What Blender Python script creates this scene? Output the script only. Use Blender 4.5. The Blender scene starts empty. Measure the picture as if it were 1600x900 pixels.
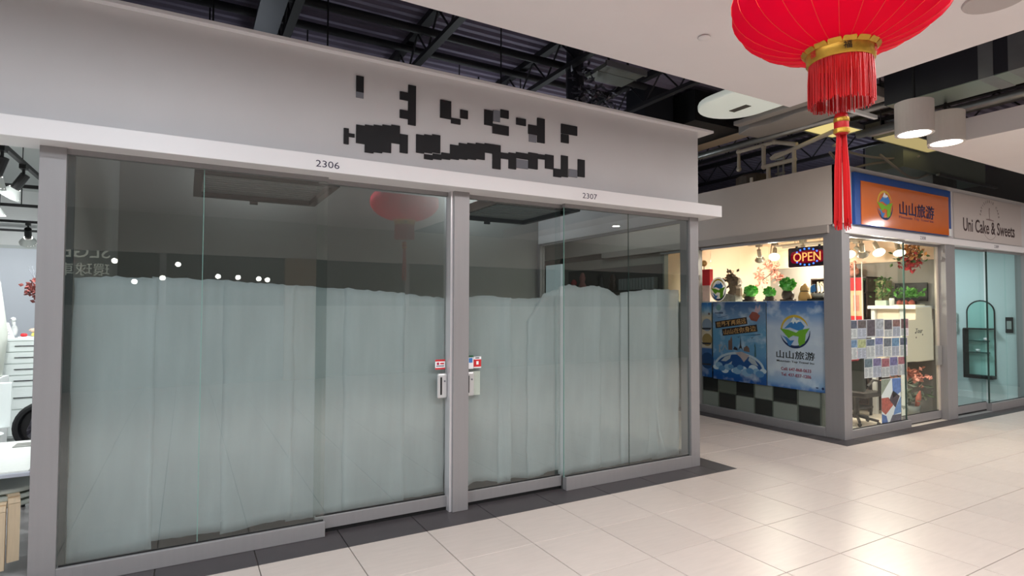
import bpy, bmesh, math, random
from mathutils import Vector, Matrix
random.seed(7)
C = bpy.context.scene.collection
PI = math.pi

# ------------------------------------------------------------------ camera, world, exposure
cam_d = bpy.data.cameras.new('camera'); cam = bpy.data.objects.new('camera', cam_d); C.objects.link(cam)
CAMLOC = Vector((-0.4538, -4.2435, 1.74))
YAW, PITCH, ROLL, FPX = 0.516043, 0.0326057, 0.0027254, 896.87
_f = Vector((math.sin(YAW)*math.cos(PITCH), math.cos(YAW)*math.cos(PITCH), math.sin(PITCH)))
_r = Vector((math.cos(YAW), -math.sin(YAW), 0)); _u = _r.cross(_f)
_c, _s = math.cos(ROLL), math.sin(ROLL)
R2, U2 = _c*_r + _s*_u, -_s*_r + _c*_u
cam.matrix_world = Matrix(((R2.x, U2.x, -_f.x, CAMLOC.x), (R2.y, U2.y, -_f.y, CAMLOC.y), (R2.z, U2.z, -_f.z, CAMLOC.z), (0, 0, 0, 1)))
cam_d.sensor_width = 36; cam_d.lens = FPX*36/1600; cam_d.clip_start = 0.02; cam_d.clip_end = 200
bpy.context.scene.camera = cam
w = bpy.data.worlds.new('world'); bpy.context.scene.world = w; w.use_nodes = True
w.node_tree.nodes['Background'].inputs[0].default_value = (0.9, 0.95, 1, 1)
w.node_tree.nodes['Background'].inputs[1].default_value = 0.1
vs = bpy.context.scene.view_settings
bpy.context.scene.display_settings.display_device = 'sRGB'
vs.view_transform = 'Standard'; vs.look = 'None'; vs.gamma = 1; vs.use_curve_mapping = False; vs.exposure = 0.0
DOWNLIGHT_W = 27.5      # concourse downlights
TRAVEL_W = 26.0          # travel shop spots (each)
WHITE_W = 22.0          # white shop at the left
CAKE_W = 30.0
CAN_W = 22.0

# ------------------------------------------------------------------ helpers
def S(r, g, b):
    f = lambda c: (c/255/12.92) if c/255 <= .04045 else ((c/255+.055)/1.055)**2.4
    return (f(r), f(g), f(b), 1)
MATS = {}
def mat(name, rgb, rough=.5, metal=0, noise=0, nscale=8, stretch=None, bump=0, emit=0, spec=.5, rnd=0, transl=0, alpha=1):
    if name in MATS: return MATS[name]
    m = bpy.data.materials.new(name); m.use_nodes = True; MATS[name] = m
    nt = m.node_tree; N = nt.nodes; L = nt.links; b = N['Principled BSDF']
    col = S(*rgb); b.inputs['Base Color'].default_value = col
    b.inputs['Roughness'].default_value = rough; b.inputs['Metallic'].default_value = metal
    b.inputs['Specular IOR Level'].default_value = spec
    if emit:
        b.inputs['Emission Color'].default_value = col; b.inputs['Emission Strength'].default_value = emit
    src = None
    if noise or bump:
        tc = N.new('ShaderNodeTexCoord'); mp = N.new('ShaderNodeMapping'); nz = N.new('ShaderNodeTexNoise')
        L.new(tc.outputs['Object'], mp.inputs['Vector']); L.new(mp.outputs[0], nz.inputs['Vector'])
        nz.inputs['Scale'].default_value = nscale; nz.inputs['Detail'].default_value = 4
        if stretch: mp.inputs['Scale'].default_value = stretch
        if rnd:
            oi = N.new('ShaderNodeObjectInfo'); ml = N.new('ShaderNodeVectorMath'); ml.operation = 'SCALE'
            cx = N.new('ShaderNodeCombineXYZ'); L.new(oi.outputs['Random'], cx.inputs[0]); L.new(oi.outputs['Random'], cx.inputs[1])
            ml.inputs['Scale'].default_value = 40; L.new(cx.outputs[0], ml.inputs[0]); L.new(ml.outputs[0], mp.inputs['Location'])
        if noise:
            hs = N.new('ShaderNodeHueSaturation'); hs.inputs['Color'].default_value = col
            mr = N.new('ShaderNodeMapRange'); mr.inputs[1].default_value = .25; mr.inputs[2].default_value = .75
            mr.inputs[3].default_value = 1-noise; mr.inputs[4].default_value = 1+noise
            L.new(nz.outputs['Fac'], mr.inputs[0])
            if rnd:
                oi2 = N.new('ShaderNodeObjectInfo'); m2 = N.new('ShaderNodeMapRange'); m2.inputs[3].default_value = 1-rnd; m2.inputs[4].default_value = 1+rnd
                L.new(oi2.outputs['Random'], m2.inputs[0]); mu = N.new('ShaderNodeMath'); mu.operation = 'MULTIPLY'
                L.new(mr.outputs[0], mu.inputs[0]); L.new(m2.outputs[0], mu.inputs[1]); L.new(mu.outputs[0], hs.inputs['Value'])
            else: L.new(mr.outputs[0], hs.inputs['Value'])
            L.new(hs.outputs[0], b.inputs['Base Color']); src = hs.outputs[0]
        if bump:
            bp = N.new('ShaderNodeBump'); bp.inputs['Strength'].default_value = bump; bp.inputs['Distance'].default_value = .01
            L.new(nz.outputs['Fac'], bp.inputs['Height']); L.new(bp.outputs[0], b.inputs['Normal'])
    if alpha < 1: b.inputs['Alpha'].default_value = alpha
    if transl:
        t = N.new('ShaderNodeBsdfTranslucent'); mx = N.new('ShaderNodeMixShader'); mx.inputs[0].default_value = transl
        if src: L.new(src, t.inputs[0])
        else: t.inputs[0].default_value = col
        L.new(b.outputs[0], mx.inputs[1]); L.new(t.outputs[0], mx.inputs[2]); L.new(mx.outputs[0], N['Material Output'].inputs[0])
    return m
def glass(name, tint, ior=1.6):
    m = bpy.data.materials.new(name); m.use_nodes = True; MATS[name] = m
    nt = m.node_tree; N = nt.nodes; L = nt.links; N.remove(N['Principled BSDF'])
    tr = N.new('ShaderNodeBsdfTransparent'); tr.inputs[0].default_value = tint
    gl = N.new('ShaderNodeBsdfGlossy'); gl.inputs['Roughness'].default_value = 0.0; gl.inputs[0].default_value = (.95, 1, .98, 1)
    fr = N.new('ShaderNodeFresnel'); fr.inputs[0].default_value = ior
    ge = N.new('ShaderNodeNewGeometry'); iv = N.new('ShaderNodeMath'); iv.operation = 'SUBTRACT'; iv.inputs[0].default_value = 1
    L.new(ge.outputs['Backfacing'], iv.inputs[1]); mu = N.new('ShaderNodeMath'); mu.operation = 'MULTIPLY'
    L.new(fr.outputs[0], mu.inputs[0]); L.new(iv.outputs[0], mu.inputs[1])
    mx = N.new('ShaderNodeMixShader'); L.new(mu.outputs[0], mx.inputs[0]); L.new(tr.outputs[0], mx.inputs[1]); L.new(gl.outputs[0], mx.inputs[2])
    L.new(mx.outputs[0], N['Material Output'].inputs[0]); return m
def emis(name, rgb, s):
    m = bpy.data.materials.new(name); m.use_nodes = True; MATS[name] = m
    nt = m.node_tree; N = nt.nodes; N.remove(N['Principled BSDF'])
    e = N.new('ShaderNodeEmission'); e.inputs[0].default_value = S(*rgb); e.inputs[1].default_value = s
    nt.links.new(e.outputs[0], N['Material Output'].inputs[0]); return m

WL = {}
class MB:
    def __init__(s): s.v = []; s.f = []; s.M = None
    def add(s, vs, fs):
        n = len(s.v)
        for p in vs:
            p = Vector(p); s.v.append(s.M @ p if s.M else p)
        s.f += [[i+n for i in q] for q in fs]; return s
    def box(s, x0, x1, y0, y1, z0, z1):
        return s.add([(x, y, z) for z in (z0, z1) for y in (y0, y1) for x in (x0, x1)],
                     [(0, 2, 3, 1), (4, 5, 7, 6), (0, 1, 5, 4), (2, 6, 7, 3), (0, 4, 6, 2), (1, 3, 7, 5)])
    def cyl(s, p, q, r, r2=None, n=14, cap=True):
        p, q = Vector(p), Vector(q); d = (q-p).normalized(); a = d.orthogonal().normalized(); b = d.cross(a)
        r2 = r if r2 is None else r2; vs = []
        for o, rr in ((p, r), (q, r2)):
            vs += [o + rr*(math.cos(2*PI*i/n)*a + math.sin(2*PI*i/n)*b) for i in range(n)]
        fs = [(i, (i+1) % n, n+(i+1) % n, n+i) for i in range(n)]
        if cap: fs += [tuple(range(n-1, -1, -1)), tuple(range(n, 2*n))]
        return s.add(vs, fs)
    def lathe(s, prof, c=(0, 0, 0), n=24, sx=1, sy=1, cap=True):
        c = Vector(c); vs = []; fs = []
        for r, z in prof: vs += [c+Vector((sx*r*math.cos(2*PI*i/n), sy*r*math.sin(2*PI*i/n), z)) for i in range(n)]
        for k in range(len(prof)-1): fs += [(k*n+i, k*n+(i+1) % n, (k+1)*n+(i+1) % n, (k+1)*n+i) for i in range(n)]
        if cap and prof[0][0] > 1e-4: fs.append(tuple(range(n-1, -1, -1)))
        if cap and prof[-1][0] > 1e-4: fs.append(tuple((len(prof)-1)*n+i for i in range(n)))
        return s.add(vs, fs)
    def ball(s, c, r, n=10, sx=1, sy=1, sz=1, jit=0):
        m = max(4, n//2+1); pr = [(max(1e-5, r*math.sin(PI*k/m)), -r*sz*math.cos(PI*k/m)) for k in range(m+1)]
        a = len(s.v); s.lathe(pr, c, n, sx, sy)
        if jit:
            for i in range(a, len(s.v)): s.v[i] = s.v[i]+Vector([random.uniform(-jit, jit) for _ in range(3)])
        return s
    def tube(s, pts, r, n=8):
        pts = [Vector(p) for p in pts]; vs = []; fs = []; a = None
        for i, p in enumerate(pts):
            d = (pts[min(i+1, len(pts)-1)]-pts[max(i-1, 0)]).normalized()
            if a is None: a = d.orthogonal().normalized()
            a = (a-d*a.dot(d)).normalized(); b = d.cross(a)
            rr = r[i] if isinstance(r, (list, tuple)) else r
            vs += [p+rr*(math.cos(2*PI*k/n)*a+math.sin(2*PI*k/n)*b) for k in range(n)]
        for i in range(len(pts)-1): fs += [(i*n+k, i*n+(k+1) % n, (i+1)*n+(k+1) % n, (i+1)*n+k) for k in range(n)]
        fs += [tuple(range(n-1, -1, -1)), tuple((len(pts)-1)*n+k for k in range(n))]
        return s.add(vs, fs)
    def poly(s, F, pts, d0, d1):
        n = len(pts); vs = [F.p(u, v, d0) for u, v in pts]+[F.p(u, v, d1) for u, v in pts]
        return s.add(vs, [tuple(range(n-1, -1, -1)), tuple(range(n, 2*n))]+[(i, (i+1) % n, n+(i+1) % n, n+i) for i in range(n)])
    def leaf(s, c, d, l, wd):
        c = Vector(c); d = Vector(d).normalized(); a = d.orthogonal().normalized(); a.rotate(Matrix.Rotation(random.uniform(0, 6.28), 3, d))
        b = d.cross(a)
        return s.add([c, c+d*l*.5+a*wd*.5+b*wd*.12, c+d*l, c+d*l*.5-a*wd*.5+b*wd*.12, c+d*l*.5-b*wd*.1], [(0, 1, 4), (1, 2, 4), (2, 3, 4), (3, 0, 4)])
    def build(s, name, m, parent=None, smooth=False, bevel=0, loc=None, kind=None):
        lo = Vector([min(v[i] for v in s.v) for i in range(3)]); hi = Vector([max(v[i] for v in s.v) for i in range(3)])
        org = Vector(loc) if loc else Vector(((lo.x+hi.x)/2, (lo.y+hi.y)/2, lo.z))
        me = bpy.data.meshes.new(name); me.from_pydata([v-org for v in s.v], [], s.f); me.update()
        bm = bmesh.new(); bm.from_mesh(me); bmesh.ops.recalc_face_normals(bm, faces=bm.faces); bm.to_mesh(me); bm.free()
        if smooth:
            for p in me.polygons: p.use_smooth = True
        me.materials.append(m)
        o = bpy.data.objects.new(name, me); C.objects.link(o); WL[o] = org
        if parent: o.parent = parent; o.location = org-WL[parent]
        else: o.location = org
        if bevel:
            b = o.modifiers.new('bevel', 'BEVEL'); b.width = bevel; b.segments = 2; b.limit_method = 'ANGLE'
        if kind: o['kind'] = kind
        return o
class Fr:
    def __init__(s, o, x, y): s.o = Vector(o); s.x = Vector(x); s.y = Vector(y); s.n = s.x.cross(s.y)
    def p(s, u, v, d=0): return s.o+u*s.x+v*s.y+d*s.n
def tag(o, label, cat, group=None):
    o['label'] = label; o['category'] = cat
    if group: o['group'] = group
    return o
def thing(name, loc, label, cat, group=None):
    o = bpy.data.objects.new(name, None); o.empty_display_size = .05; C.objects.link(o); o.location = loc; WL[o] = Vector(loc)
    return tag(o, label, cat, group)
def struct(name, mb, m, parent=None, **k):
    o = mb.build(name, m, parent, **k)
    if not parent: o['kind'] = 'structure'
    return o
def B(*a): return MB().box(*a)
def copy_tree(o, loc=None, rz=0, sc=1, label=None, parent=None):
    c = o.copy(); C.objects.link(c)
    if parent: c.parent = parent
    else:
        c.location = loc; c.rotation_euler = (0, 0, rz); c.scale = (sc, sc, sc); WL[c] = Vector(loc)
        if label: c['label'] = label
    for ch in list(o.children): copy_tree(ch, parent=c)
    return c
def text(body, F, cu, cv, h, wd, d, m, parent, name='lettering', thick=.002, shear=0, rot=0, bold=0):
    cd = bpy.data.curves.new('t', 'FONT'); cd.body = body; cd.extrude = 0; cd.shear = shear; cd.offset = bold; cd.resolution_u = 3
    to = bpy.data.objects.new('t', cd); C.objects.link(to); dg = bpy.context.evaluated_depsgraph_get()
    me = bpy.data.meshes.new_from_object(to.evaluated_get(dg)); bpy.data.objects.remove(to); bpy.data.curves.remove(cd)
    xs = [v.co.x for v in me.vertices]; ys = [v.co.y for v in me.vertices]
    x0, x1, y0, y1 = min(xs), max(xs), min(ys), max(ys); k = h/(y1-y0); kx = wd/(x1-x0) if wd else k
    bm = bmesh.new(); bm.from_mesh(me)
    g = bmesh.ops.extrude_face_region(bm, geom=bm.faces[:])
    nv = [e for e in g['geom'] if isinstance(e, bmesh.types.BMVert)]
    for v in bm.verts: v.co.z = 0
    for v in nv: v.co.z = 1
    cr, sr = math.cos(rot), math.sin(rot)
    for v in bm.verts:
        u = (v.co.x-(x0+x1)/2)*kx; q = (v.co.y-(y0+y1)/2)*k
        v.co = F.p(cu+u*cr-q*sr, cv+u*sr+q*cr, d+v.co.z*thick)
    bmesh.ops.recalc_face_normals(bm, faces=bm.faces)
    org = F.p(cu, cv, d)
    for v in bm.verts: v.co -= org
    bm.to_mesh(me); bm.free(); me.materials.clear(); me.materials.append(m)
    o = bpy.data.objects.new(name, me); C.objects.link(o); WL[o] = org
    if parent: o.parent = parent; o.location = org-WL[parent]
    else: o.location = org
    return o
def arc(cx, cy, r, a0, a1, w0, w1, wm=None, n=18, sx=1):
    out, inn = [], []
    for i in range(n+1):
        t = i/n; a = math.radians(a0+(a1-a0)*t); wv = w0+(w1-w0)*t if wm is None else (w0*(1-t)+w1*t)*(1-math.sin(PI*t))+wm*math.sin(PI*t)
        out.append((cx+sx*(r+wv/2)*math.cos(a), cy+(r+wv/2)*math.sin(a))); inn.append((cx+sx*(r-wv/2)*math.cos(a), cy+(r-wv/2)*math.sin(a)))
    return out+inn[::-1]
def disc(cx, cy, r, n=24, sx=1): return [(cx+sx*r*math.cos(2*PI*i/n), cy+r*math.sin(2*PI*i/n)) for i in range(n)]
def area_light(parent, loc, size, watts, col=(1, .975, .955), spot=None, dirv=(0, 0, -1), shape='DISK'):
    if spot:
        l = bpy.data.lights.new('lamp_light', 'SPOT'); l.spot_size = spot; l.spot_blend = .6; l.shadow_soft_size = size
    else:
        l = bpy.data.lights.new('lamp_light', 'AREA'); l.shape = shape; l.size = size
    l.energy = watts; l.color = col
    o = bpy.data.objects.new('lamp_light', l); C.objects.link(o); o.parent = parent
    o.location = Vector(loc)-WL[parent]; o.rotation_euler = Vector(dirv).to_track_quat('-Z', 'Y').to_euler(); return o

# ------------------------------------------------------------------ materials
alu = mat('brushed_aluminium', (150, 148, 149), .42, .25, .03, 30, (1, 1, .05))
fascia_m = mat('painted_fascia', (208, 206, 207), .55, 0, .02, 3)
soffit_m = mat('painted_soffit', (238, 232, 232), .7, 0, .015, 2)
band_m = mat('white_band', (232, 230, 231), .45)
tile_m = mat('beige_porcelain', (195, 183, 175), .35, 0, .045, 5, (1, 6, 1), rnd=.03, spec=.55)
dtile_m = mat('charcoal_porcelain', (64, 60, 62), .4, 0, .08, 9, rnd=.04)
grout_m = mat('grout', (84, 74, 68), .8)
deck_m = mat('dark_steel_deck', (128, 120, 140), .7, 0, .06, 3)
steel_m = mat('dark_painted_steel', (36, 35, 40), .6, .2)
black_m = mat('black_metal', (16, 16, 18), .5)
blackp_m = mat('black_plastic', (22, 22, 24), .45)
brown_m = mat('taupe_wall', (168, 167, 162), .8, 0, .03, 2)
darkwall_m = mat('dark_wall', (52, 50, 50), .8)
white_m = mat('white_paint', (232, 234, 234), .5)
cream_m = mat('cream_wall', (248, 224, 200), .7)
galv_m = mat('galvanised_steel', (150, 152, 150), .38, .8, .12, 5)
duct_m = mat('grey_duct', (168, 162, 156), .6, .1, .04, 4)
pvc_m = mat('cream_pipe', (214, 204, 188), .5)
red_m = mat('lantern_silk', (236, 0, 66), .7, 0, spec=.15, transl=.4)
redf_m = mat('red_thread', (205, 22, 26), .5, transl=.2)
gold_m = mat('gold_foil', (206, 160, 62), .38, .7, .15, 40)
rib_m = mat('lantern_wire', (236, 70, 50), .4)
store_glass = glass('tinted_glass', (.88, .915, .91, 1), 2.1)
clear_glass = glass('clear_glass', (.93, .96, .95, 1), 1.45)
cyan_glass = glass('greenish_glass', (.86, .955, .95, 1), 1.5)
edge_m = mat('glass_edge', (120, 160, 150), .15)
paper_m = mat('kraft_paper', (226, 232, 234), .9, 0, .08, 7, (1.6, 1, .25), .06, transl=.04, alpha=.42)
sheet_m = mat('white_sheet', (238, 236, 226), .8)
ink_m = mat('black_ink', (22, 22, 26), .7)
purple_ink = mat('dark_number_ink', (60, 56, 78), .7)
lamp_e = emis('lamp_glow', (255, 250, 244), 14)
warm_e = emis('warm_lamp_glow', (255, 236, 200), 12)
cool_e = emis('cool_lamp_glow', (236, 246, 255), 10)
wood_m = mat('birch_veneer', (224, 200, 168), .45, 0, .06, 12, (8, 8, .6))
orange_m = mat('orange_acrylic', (206, 104, 40), .1, spec=.6)
blue_m = mat('blue_frame', (20, 74, 150), .3)
navy_m = mat('navy_ink', (26, 40, 90), .6); lblue_m = mat('sky_blue_ink', (60, 130, 200), .6); green_m = mat('lime_ink', (120, 180, 40), .6)
yel_m = mat('mustard_ink', (220, 180, 60), .6); whitei_m = mat('white_ink', (245, 245, 248), .6); crim_m = mat('crimson_ink', (170, 30, 70), .6)
tan_m = mat('tan_ink', (222, 170, 110), .6); redi_m = mat('red_ink', (205, 36, 44), .6); greyi_m = mat('grey_ink', (120, 122, 130), .6)
jade_m = mat('green_jade', (84, 170, 64), .25, 0, .25, 14); darkst_m = mat('dark_wood_stand', (58, 40, 32), .4, 0, .2, 20)
leafg_m = mat('leaf_green', (70, 104, 48), .5, 0, .2, 15); pink_m = mat('pink_petals', (214, 146, 128), .7, 0, .15, 20)
redpet_m = mat('red_petals', (176, 40, 46), .7, 0, .2, 20); autumn_m = mat('autumn_petals', (196, 132, 70), .7, 0, .25, 20)
gourd_m = mat('tan_wood', (204, 160, 96), .45, 0, .1, 10); silver_m = mat('silver_metal', (190, 190, 186), .3, .7)
plush_m = mat('pink_plush', (238, 170, 150), .95, 0, .06, 60, None, .2)

# ------------------------------------------------------------------ floor and tiles
TS = 0.6015
struct('floor', B(-8, 16, -10, 9.2, -.06, -.009), grout_m)
floor = bpy.data.objects['floor']
def tile_bm(x0, x1, y0, y1):
    g = .0026; b = .0022; x0 += g; x1 -= g; y0 += g; y1 -= g
    return MB().add([(x0, y0, -.0085), (x1, y0, -.0085), (x1, y1, -.0085), (x0, y1, -.0085), (x0, y0, -b), (x1, y0, -b), (x1, y1, -b), (x0, y1, -b),
                     (x0+b, y0+b, 0), (x1-b, y0+b, 0), (x1-b, y1-b, 0), (x0+b, y1-b, 0)],
                    [(0, 1, 5, 4), (1, 2, 6, 5), (2, 3, 7, 6), (3, 0, 4, 7), (4, 5, 9, 8), (5, 6, 10, 9), (6, 7, 11, 10), (7, 4, 8, 11), (8, 9, 10, 11)])
proto = {}
def tile(x0, x1, y0, y1, m):
    key = (round(x1-x0, 3), round(y1-y0, 3), m.name)
    if key not in proto:
        proto[key] = tile_bm(x0, x1, y0, y1).build('tile', m, floor)
    else:
        o = proto[key].copy(); C.objects.link(o); o.location = Vector(((x0+x1)/2, (y0+y1)/2, -.0085))-WL[floor]
far = MB()
for j in range(-16, 0):
    for i in range(-12, 26):
        if -5 <= j and 0 <= i < 22 and not (j < -3 and i > 14): tile(i*TS, (i+1)*TS, j*TS, (j+1)*TS, tile_m)
        else:
            t = tile_bm(i*TS, (i+1)*TS, j*TS, (j+1)*TS); far.add(t.v, t.f)
XC0, XC1 = 4.76, 6.80
xs = [XC0, 4.812, 5.4135, 6.015, 6.6165, XC1]
for j in range(0, 7):
    for k in range(5): tile(xs[k], xs[k+1], j*TS, (j+1)*TS, tile_m)
for j in range(7, 15):
    for k in range(5):
        t = tile_bm(xs[k], xs[k+1], j*TS, (j+1)*TS); far.add(t.v, t.f)
far.build('tile', tile_m, floor, kind='stuff')
def strip(xa, xb, ya, yb, along):
    if along == 'x':
        c = [xa]+[i*TS for i in range(-30, 40) if xa+.05 < i*TS < xb-.05]+[xb]
        for p, q in zip(c, c[1:]): tile(p, q, ya, yb, dtile_m)
    else:
        c = [ya]+[i*TS for i in range(-30, 40) if ya+.05 < i*TS < yb-.05]+[yb]
        for p, q in zip(c, c[1:]): tile(xa, xb, p, q, dtile_m)
strip(-3.0, 4.49, 0, .44, 'x'); strip(4.49, XC0, 0, 4.8, 'y'); strip(XC1, 12.9, 0, .22, 'x'); strip(XC1, 7.06, .22, 4.8, 'y')
struct('floor', B(-1.13, 4.42, .44, 3.6, -.0088, .0), mat('dark_shop_floor', (30, 28, 28), .5))
struct('floor', B(7.1, 10.1, .22, 4.4, -.0088, .001), mat('pale_shop_floor', (214, 204, 190), .35))
struct('floor', B(10.1, 12.9, .22, 4.4, -.0088, .001), mat('grey_shop_floor', (150, 156, 156), .35))
struct('floor', B(-7, -1.26, .44, 8.5, -.0088, .001), mat('white_shop_floor', (120, 116, 116), .35))

# ------------------------------------------------------------------ ceilings, soffits, deck
s1 = struct('ceiling', B(-8, 4.70, -9.6, -.71, 3.72, 4.02), soffit_m)
s2 = struct('ceiling', B(7.52, 16, -9.6, -.64, 3.72, 3.98), soffit_m)
mb = MB(); y = -9.6; P = []
while y < 9.2:
    P += [(y, 5.0), (y+.06, 5.0), (y+.075, 5.04), (y+.135, 5.04)]; y += .15
n = len(P)
mb.add([(x, a, b) for x in (-8, 16) for a, b in P], [(i, i+1, n+i+1, n+i) for i in range(n-1)])
deck = struct('ceiling', mb, deck_m)
struct('ceiling', B(-8, 16, -9.6, 9.2, 5.06, 5.1), steel_m)
struct('wall_back', B(-8, 16, 9.2, 9.3, 0, 5.06), darkwall_m)
struct('wall_left', B(-8.1, -8, -9.6, 9.3, 0, 5.06), white_m)
struct('wall_right', B(16, 16.1, -9.6, 9.3, 0, 5.06), mat('far_wall', (120, 116, 112), .8))

# open web joists
def joist(x, label):
    t = thing('roof_joist', (x, 4, 4.6), label, 'joist', 'roof joists under the dark deck')
    B(x-.05, x+.05, -.9, 9, 4.92, 4.995).build('top_chord', steel_m, t)
    B(x-.04, x+.04, -.9, 9, 4.56, 4.61).build('bottom_chord', steel_m, t)
    m = MB(); y = -.8; k = 0
    while y < 8.6:
        z0, z1 = (4.6, 4.94) if k % 2 == 0 else (4.94, 4.6)
        m.cyl((x, y, z0), (x, y+.32, z1), .012, n=6); y += .32; k += 1
    m.build('web_rod', steel_m, t)
for x, l in ((.41, 'dark steel roof joist nearest the left, above the pale sign fascia'), (1.85, 'open-web roof joist crossing above the middle of the pale fascia'),
             (3.44, 'open-web roof joist over the right part of the dark lettering'), (5.09, 'roof joist behind the crumpled foil above the passage corner'),
             (6.7, 'dark roof joist over the tiled passage between shops'), (8.3, 'roof joist above the orange sign shop'), (9.9, 'farthest roof joist at the right above the cake shop')):
    joist(x, l)
# roof beam near left: deep plate girder
t = thing('roof_beam', (.15, 4, 4.5), 'deep bluish steel roof beam with flange at upper left', 'beam')
B(.17, .2, -.7, 9, 4.55, 4.97).build('web', mat('blue_grey_steel', (56, 60, 72), .5, .3), t)
B(.08, .30, -.7, 9, 4.5, 4.55).build('flange', MATS['blue_grey_steel'], t)
for y, z, l in ((1.55, 4.72, 'dark pipe running under the deck above the sign, nearer one'), (2.35, 4.86, 'dark pipe running under the deck above the sign, farther one')):
    tag(MB().cyl((-3, y, z), (4.9, y, z), .045, n=12).build('pipe', steel_m, smooth=True), l, 'pipe')

# ------------------------------------------------------------------ papered shop front
# fascia, band, cap
struct('wall_front', B(-8, 4.49, .27, .33, 2.86, 3.70), fascia_m)
struct('wall_right', B(4.42, 4.49, .33, 3.56, 2.86, 3.70), fascia_m)
struct('trim_1', B(-8, 4.68, .105, .40, 2.735, 2.86), band_m, bevel=.004)
struct('trim_2', B(4.42, 4.68, .40, 3.56, 2.735, 2.86), band_m)
struct('trim_3', B(-8, 4.68, .21, .40, 3.70, 3.725), band_m)
struct('trim_4', B(4.42, 4.68, .40, 3.56, 3.70, 3.725), band_m)
struct('trim_5', B(-1.262, -1.126, .27, .42, 0, 2.735), alu, bevel=.003)
struct('trim_6', B(1.535, 1.680, .27, .42, 0, 2.735), alu, bevel=.003)
struct('trim_7', B(4.36, 4.49, .27, .42, 0, 2.735), alu, bevel=.003)
struct('trim_8', B(1.515, 1.535, .295, .40, 0, 2.735), mat('bright_edge', (225, 222, 224), .3, .4))
struct('trim_9', B(4.40, 4.49, 3.42, 3.56, 0, 2.735), alu)
struct('wall_left', B(-1.21, -1.13, .42, 3.56, 0, 3.70), brown_m)
struct('wall_back', B(-1.13, 4.42, 3.50, 3.56, 0, 3.70), brown_m)
def pane_window(name, root_box, panes, rail, gmat, railm=alu, gap=True):
    root = struct(name, B(*root_box), railm)
    for p in panes: B(*p).build('pane', gmat, root)
    for r_ in rail:
        B(*r_).build('bottom_rail', railm, root, bevel=.003)
        if r_[4] > .01 and r_[1]-r_[0] > .5: B(r_[0], r_[1], r_[2]+.012, r_[3]-.008, .001, r_[4]).build('shadow_gap_strip', black_m, root)  # black filler under sliding rails, painting in the dark of the shadow gap
        if r_[1]-r_[0] > .5: B(r_[0]+.01, r_[1]-.01, panes[0][2]-.004, panes[0][3]+.004, r_[5], r_[5]+.009).build('gasket', black_m, root)
    return root
pane_window('window_1', (-1.126, .485, .285, .335, 2.70, 2.735), [(-1.126, -.361, .298, .308, .11, 2.70), (-.357, .485, .298, .308, .11, 2.70)], [(-1.126, .49, .27, .335, 0, .112)], store_glass)
pane_window('door_1', (.43, 1.515, .355, .40, 2.70, 2.735), [(.42, 1.505, .372, .382, .12, 2.70)], [(.43, 1.515, .35, .405, .03, .125)], store_glass)
pane_window('door_2', (1.68, 2.715, .355, .40, 2.70, 2.735), [(1.69, 2.705, .372, .382, .12, 2.70)], [(1.68, 2.705, .35, .405, .03, .125)], store_glass)
pane_window('window_2', (2.70, 4.36, .285, .335, 2.70, 2.735), [(2.695, 3.501, .298, .308, .12, 2.70), (3.506, 4.36, .298, .308, .12, 2.70)], [(2.705, 4.36, .27, .335, 0, .125)], store_glass)
pane_window('window_3', (4.43, 4.48, .42, 3.42, 2.70, 2.735), [(4.45, 4.46, .42, 1.9, .12, 2.70), (4.45, 4.46, 1.905, 3.42, .12, 2.70)], [(4.42, 4.49, .42, 3.42, 0, .12)], clear_glass)
for x, nm in ((-.359, 'trim_10'), (2.697, 'trim_11'), (3.5035, 'trim_12')):
    struct(nm, B(x-.002, x+.002, .2975, .3085, .12, 2.70), edge_m if x < 3 else mat('dark_glass_edge', (50, 70, 66), .2))
struct('trim_13', B(-1.126, -1.09, .33, .36, .11, 2.70), mat('dark_seal', (60, 64, 64), .6))

# number plates
FB = Fr((0, .105, 0), (1, 0, 0), (0, 0, 1))
t = text('2306', FB, .44, 2.79, .05, .17, .0002, purple_ink, None, 'shop_number', .001); tag(t, 'dark shop number 2306 on the white band over the left glass', 'number')
t = text('2307', FB, 2.86, 2.79, .05, .17, .0002, purple_ink, None, 'shop_number', .001); tag(t, 'dark shop number 2307 on the white band over the right glass', 'number')

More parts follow.
